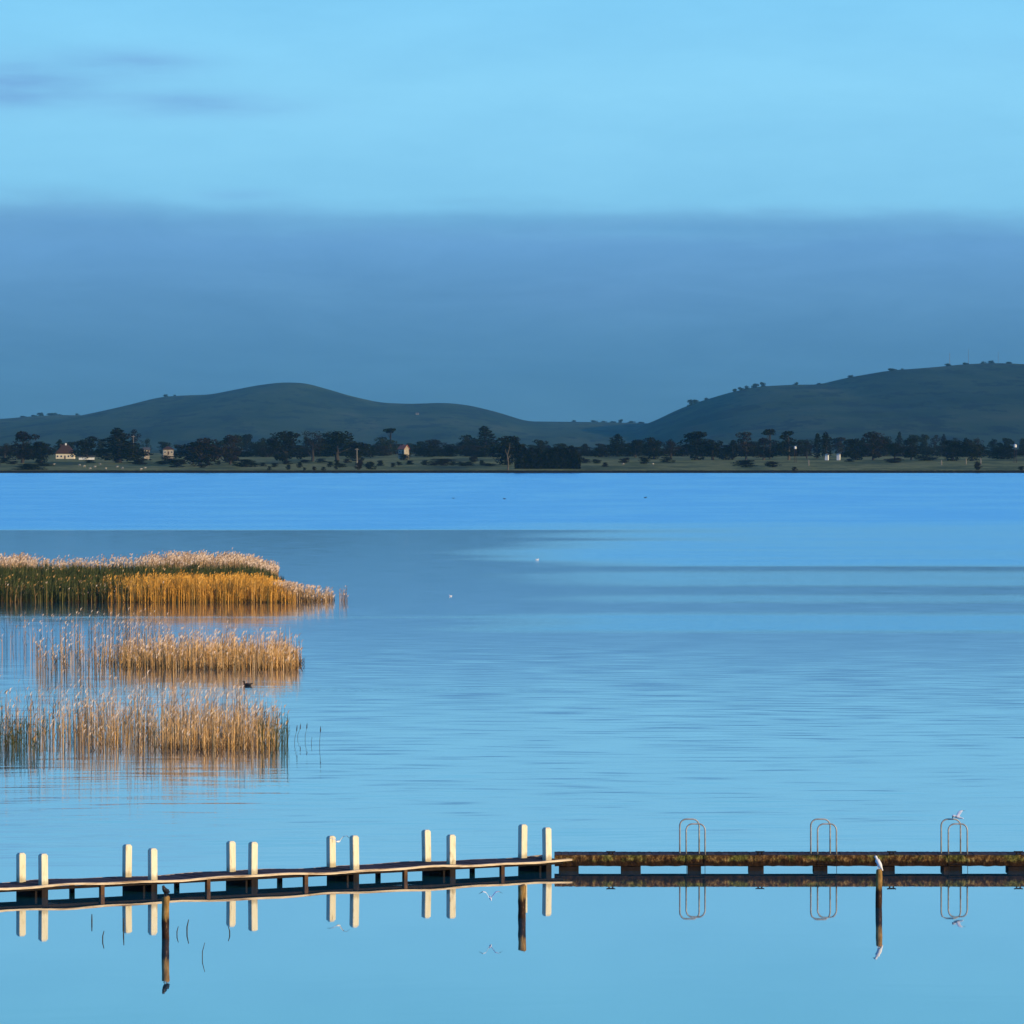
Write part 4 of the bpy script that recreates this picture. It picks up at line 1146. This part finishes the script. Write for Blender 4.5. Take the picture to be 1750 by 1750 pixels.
def rough_beam(name, y0, y1, z0, z1, m, n=520, amp=.016):
    bm = bmesh.new(); prev = None
    for i in range(n + 1):
        x_ = PX0 + (PX1 - PX0) * i / n
        def q(s, k): return amp * mnoise.noise(Vector((x_ * 5 * s, k * 7.3, 0)))
        ring = [bm.verts.new((x_, y0 + q(1, 1), z0 + q(1, 2))), bm.verts.new((x_, y0 - .015 + q(1.7, 3) * 1.5, (z0 + z1) / 2)), bm.verts.new((x_, y0 + q(1, 4), z1 - .02 + q(1.5, 5))),
                bm.verts.new((x_, y0 + .03, z1 + q(2, 6) * .6)), bm.verts.new((x_, y1, z1 + q(2, 7) * .5)), bm.verts.new((x_, y1, z0))]
        if prev:
            for k in range(6): bm.faces.new((prev[k], prev[(k + 1) % 6], ring[(k + 1) % 6], ring[k]))
        else: bm.faces.new(ring[::-1])
        prev = ring
    bm.faces.new(prev); bmesh.ops.recalc_face_normals(bm, faces=bm.faces)
    return bm_obj(name, bm, m, pier)
rough_beam("edge_beam", 0, .15, .14, .452, M_moss)
rough_beam("back_beam", 1.16, 1.30, .18, .455, M_dark)
for a, b_ in ((955, 989), (1061, 1095), (1175, 1198), (1279, 1305), (1390, 1414), (1508, 1529), (1610, 1644), (1722, 1752), (1830, 1855)):
    x0, x1 = X_at(a, 150.45), X_at(b_, 150.45)
    bm = bmesh.new(); box(bm, x0, x1, .06, .30, -1.2, .137, .01); box(bm, x0 + .03, x1 - .03, .31, 1.15, -.25, .135, .01)
    bm_obj("pier_block", bm, M_dark, pier)
M_steel = mat("galvanised_pipe", rough=.45, build=noisy((.24, .22, .19), (.50, .47, .42), 6, 4), spec=.5)
M_steel.node_tree.nodes['Principled BSDF'].inputs['Metallic'].default_value = .1
for px_ in (1044, 1299, 1524, 1741):
    x_ = X_at(px_, 150.5)
    bm = bmesh.new()
    tube(bm, [(x_ - .13, .3, .54), (x_ - .09, .3, .525), (x_ + .09, .3, .525), (x_ + .13, .3, .54)], [.014, .022, .022, .014], 7)
    for s in (-.045, .045): tube(bm, [(x_ + s * 1.3, .3, .455), (x_ + s, .3, .525)], [.024, .02], 7)
    box(bm, x_ - .09, x_ + .09, .24, .36, .447, .462)
    bm_obj("mooring_cleat", bm, M_dark, pier)

def ladder(pxl, label):
    xa = X_at(pxl, 150.9)
    o = empty("swim_ladder", (xa, 150.3, 0), label, 'ladder', 'metal hoop ladders on the straight jetty')
    def hoop(x0, y0, wd, top, z0):
        rad_ = wd * .34
        pts = [(x0, y0, z0), (x0, y0, top - rad_)]
        for k in range(1, 7): a = math.pi - k * math.pi / 12; pts.append((x0 + rad_ + math.cos(a) * rad_, y0, top - rad_ + math.sin(a) * rad_))
        for k in range(0, 7): a = math.pi / 2 - k * math.pi / 12; pts.append((x0 + wd - rad_ + math.cos(a) * rad_, y0, top - rad_ + math.sin(a) * rad_))
        pts += [(x0 + wd, y0, z0)]
        bm = bmesh.new(); tube(bm, pts, .0225, 10); return bm
    bm_obj("handrail", hoop(0, .72, .555, 1.43, .44), M_steel, o, smooth=True)
    bm_obj("handrail", hoop(.165, .22, .54, 1.33, .44), M_steel, o, smooth=True)
    for xk in (.175, .695):
        bm = bmesh.new(); tube(bm, [(xk, .2, .47), (xk, -.03, .47), (xk, -.045, -.7)], .008, 8); bm_obj('stile', bm, M_dark, o)
    for k in range(4):
        bm = bmesh.new(); z_ = -.55 + k * .25; tube(bm, [(.175, -.045, z_), (.695, -.045, z_)], .012, 8)
        bm_obj("rung", bm, M_dark, o)
    return o
ladder(1162, 'metal hoop ladder nearest the white posts, left of three')
ladder(1386, 'metal hoop ladder in the middle of the straight jetty, between two others')
ladder(1609, 'metal hoop ladder farthest right, with a gull landing on its top')

# ------------------------------------------------------------------ free piles in front
def pile_obj(px_, wl, hgt, rad_, label, seed, m=M_pile, tint=None):
    Y = dist_row(wl); X = X_at(px_, Y)
    rg = random.Random(seed)
    bm = bmesh.new(); pts = []; rd = []
    n = 12
    for i in range(n + 1):
        z_ = -1.5 + (hgt + 1.5) * i / n
        pts.append((rg.uniform(-.008, .008), rg.uniform(-.008, .008), z_)); rd.append(rad_ * rg.uniform(.92, 1.06))
    pts.append((0, 0, hgt + .02)); rd.append(rad_ * .8)
    tube(bm, pts, rd, 14)
    o = bm_obj("mooring_pile", bm, m, loc=(X, Y, 0), smooth=True)
    set_props(o, label, 'pile', 'weathered piles standing in front of the jetty')
    return o
def pile_build(nt, b):
    t = nt.n('ShaderNodeTexCoord').outputs['Object']
    z_ = nt.sep(t)[2]
    n1 = nt.noise(nt.vmath('MULTIPLY', t, (14, 14, 3)), 1, 5, .65)
    dry = nt.ramp(n1, [(.3, (.12, .065, .018)), (.55, (.30, .17, .045)), (.75, (.46, .31, .13))])
    wet = nt.ramp(n1, [(.35, (.008, .005, .004)), (.62, (.05, .024, .012)), (.72, (.34, .22, .14)), (.8, (.5, .36, .24))])
    zz = nt.math('ADD', z_, nt.math('MULTIPLY', nt.math('SUBTRACT', n1, .5), .35))
    return nt.mix(nt.sstep(zz, .42, .56), wet, dry)
M_pile2 = mat("tide_stained_pile", rough=.85, build=pile_build, spec=.2)
pA = pile_obj(283, 1605, 1.03, .098, 'tall brown pile with a black bird perched on top', 1, M_pile2)
pB = pile_obj(892, 1569, .82, .105, 'bare brown pile directly in front of the fifth gap, nobody perched', 2, M_pile2)
pB['label'] = 'bare brown pile below the last pair of white posts, no bird on it'
pC = pile_obj(1502, 1551, .98, .085, 'slim pale-streaked pile with a white gull perched on top', 3, M_pile2)

# ------------------------------------------------------------------ birds
M_gull = mat("gull_feathers", rough=.8, build=noisy((.70, .70, .70), (.82, .82, .8), 20, 2))
def gullcol(nt, b):
    t = nt.n('ShaderNodeTexCoord').outputs['Object']
    s = nt.sep(t)
    g_ = nt.mix(nt.sstep(nt.math('ABSOLUTE', s[1]), .30, .40), (.80, .80, .80, 1), (.03, .03, .035, 1))
    return g_
M_gullw = mat("gull_wings", rough=.8, build=gullcol)
M_black = mat("black_feathers", rough=.5, build=noisy((.006, .006, .007), (.018, .017, .018), 15, 3))
M_beak = mat("beak", (.55, .12, .05), .5)

def perched(name, loc, rz, m, label, scale=1, upright=1.0, cat='bird', beakm=None, legs=.05):
    # x forward
    pc = [((0, 0, .13), (.16, .06, .065), Matrix.Rotation(-.35 - .5 * (upright - 1), 3, 'Y')),
          ((.09, 0, .185), (.06, .045, .06)), ((.125, 0, .235), (.042, .034, .036)),
          ('tube', [(.06, 0, .16), (.10, 0, .2), (.12, 0, .235)], [.05, .036, .028]),
          ('tube', [(-.10, 0, .10), (-.2, 0, .065)], [.035, .012]),
          ('tube', [(-.02, .045, .15), (-.17, .03, .085)], [.03, .01]), ('tube', [(-.02, -.045, .15), (-.17, -.03, .085)], [.03, .01]),
          ('tube', [(.15, 0, .235), (.2, 0, .225)], [.012, .006]),
          ('tube', [(.02, .025, .1), (.02, .025, 0)], [.01, .009]), ('tube', [(.02, -.025, .1), (.02, -.025, 0)], [.01, .009]),
          ('tube', [(.01, .025, .006), (.055, .03, .006)], [.009, .007]), ('tube', [(.01, -.025, .006), (.055, -.03, .006)], [.009, .007])]
    if upright > 2:
        pc = [((-.005, 0, .145), (.135, .052, .056), Matrix.Rotation(-1.1, 3, 'Y')), ((.03, 0, .2), (.06, .042, .06)),
              ('tube', [(.03, 0, .2), (.055, 0, .26), (.07, 0, .295)], [.042, .032, .026]), ((.078, 0, .30), (.038, .031, .032)),
              ('tube', [(-.05, 0, .07), (-.095, 0, -.03)], [.034, .014]), ('tube', [(.1, 0, .298), (.135, 0, .29)], [.012, .006])] + pc[8:]
    o = fused(name, pc, .006, m, loc)
    o.rotation_euler = (0, 0, rz); o.scale = (scale,) * 3
    set_props(o, label, cat)
    bm = bmesh.new(); tube(bm, ([(.158, 0, .2355), (.205, 0, .222)] if upright <= 2 else [(.108, 0, .298), (.155, 0, .285)]), [.0135, .003], 6); bm_obj("beak", bm, beakm or M_beak, o)
    for s in (-1, 1):
        bm = bmesh.new(); bmesh.ops.create_uvsphere(bm, u_segments=8, v_segments=6, radius=.006)
        for v in bm.verts: v.co += Vector((.145, s * .028, .243) if upright <= 2 else (.092, s * .027, .307))
        bm_obj("eye", bm, M_black if m is not M_black else M_beak, o)
    return o
Yc = dist_row(1551); perched("gull", (X_at(1502, Yc), Yc, 1.0), R(160), M_gull, 'white gull perched upright on the slim pile before the straight jetty', 1.1, 2.3)
Ya = dist_row(1605); perched("shag", (X_at(283, Ya), Ya, 1.05), R(250), M_black, 'black shag hunched on top of the tall brown pile', 1.05, 1.3, beakm=M_stem)

def flying(name, loc, rot, label, up=(.5, .5), scale=1.0, m=None):
    pc = [((0, 0, 0), (.17, .05, .05)), ((.15, 0, .015), (.05, .034, .034)), ('tube', [(-.12, 0, 0), (-.24, 0, .005)], [.035, .02]),
          ('tube', [(.19, 0, .01), (.225, 0, .003)], [.01, .005])]
    bm = metaball_like(pc, .008)
    for s, u in ((1, up[0]), (-1, up[1])):
        # wing: root, wrist, tip
        stn = [(.03, .07, .0, .016), (.2, .085, .14 * u * 2, .012), (.34, .06, .14 * u * 2 + .05 * u, .009), (.52, .012, .12 * u * 2, .005)]
        rings = []
        for yy, ch, zz, tk in stn:
            xo = .03 - (yy > .3) * (yy - .3) * .35
            rings.append([bm.verts.new((xo + ch * .8, s * yy, zz)), bm.verts.new((xo, s * yy, zz + tk)), bm.verts.new((xo - ch * 1.2, s * yy, zz)), bm.verts.new((xo, s * yy, zz - tk))])
        for a, b2 in zip(rings, rings[1:]):
            for k in range(4):
                f = (a[k], a[(k + 1) % 4], b2[(k + 1) % 4], b2[k]); bm.faces.new(f if s > 0 else f[::-1])
        bm.faces.new(rings[0][::-1] if s > 0 else rings[0]); bm.faces.new(rings[-1] if s > 0 else rings[-1][::-1])
    bmesh.ops.recalc_face_normals(bm, faces=bm.faces)
    o = bm_obj(name, bm, m or M_gullw, loc=loc, smooth=True)
    md = o.modifiers.new("skin", 'REMESH'); md.mode = 'VOXEL'; md.voxel_size = .008; md.use_smooth_shade = True
    o.rotation_euler = rot; o.scale = (scale,) * 3
    set_props(o, label, 'bird', 'gulls flying by the jetty')
    return o
Yb = 146.0
flying("gull", (X_at(578, Yb), Yb, Z_at(1438, Yb)), (R(10), 0, R(70)), 'gull flying between the fourth pair of white posts, one wing raised', (.2, .95), .65)
Yb = 134.0
flying("gull", (X_at(838, Yb), Yb, Z_at(1535, Yb)), (0, R(-20), R(100)), 'gull flying low over the water below the fifth gap, wings raised in a V', (.95, .95), .6)
Yb = 150.9
flying("gull", (X_at(1636, Yb), Yb, 1.50), (R(-10), R(-12), R(150)), 'gull landing on the top of the rightmost hoop ladder, wing out to the right', (.35, .5), .8)

def swimmer(px_, yb, rz, m, label, scale=1.0, cat='bird', name='gull'):
    Y = dist_row(yb); X = X_at(px_, Y)
    pc = [((0, 0, .05), (.2, .085, .075)), ((.15, 0, .13), (.035, .03, .06)), ((.165, 0, .19), (.05, .036, .036)), ('tube', [(-.12, 0, .07), (-.25, 0, .12)], [.05, .015]), ('tube', [(.2, 0, .185), (.25, 0, .175)], [.014, .008])]
    o = fused(name, pc, .009, m, (X, Y, 0)); o.rotation_euler = (0, 0, rz); o.scale = (scale,) * 3
    set_props(o, label, cat, 'birds swimming on the lake')
    return o
swimmer(423, 1172, R(175), M_black, 'small black duck swimming between the middle and nearest reed beds', 1.1, name='duck')
swimmer(918, 957, R(10), M_gull, 'white gull afloat far out near the centre, in the bright lane', .8)
swimmer(770, 1019, R(190), M_gull, 'white gull afloat left of centre on the dark smooth water', .55)
swimmer(1103, 851, R(0), M_black, 'far dark duck on the bright ruffled water right of centre', 1.6, name='duck')
swimmer(862, 853, R(180), M_black, 'far dark duck on the bright ruffled water at the centre', 1.5, name='duck')
swimmer(775, 852, R(180), M_black, 'far dark duck on the bright ruffled water just left of centre', 1.2, name='duck')
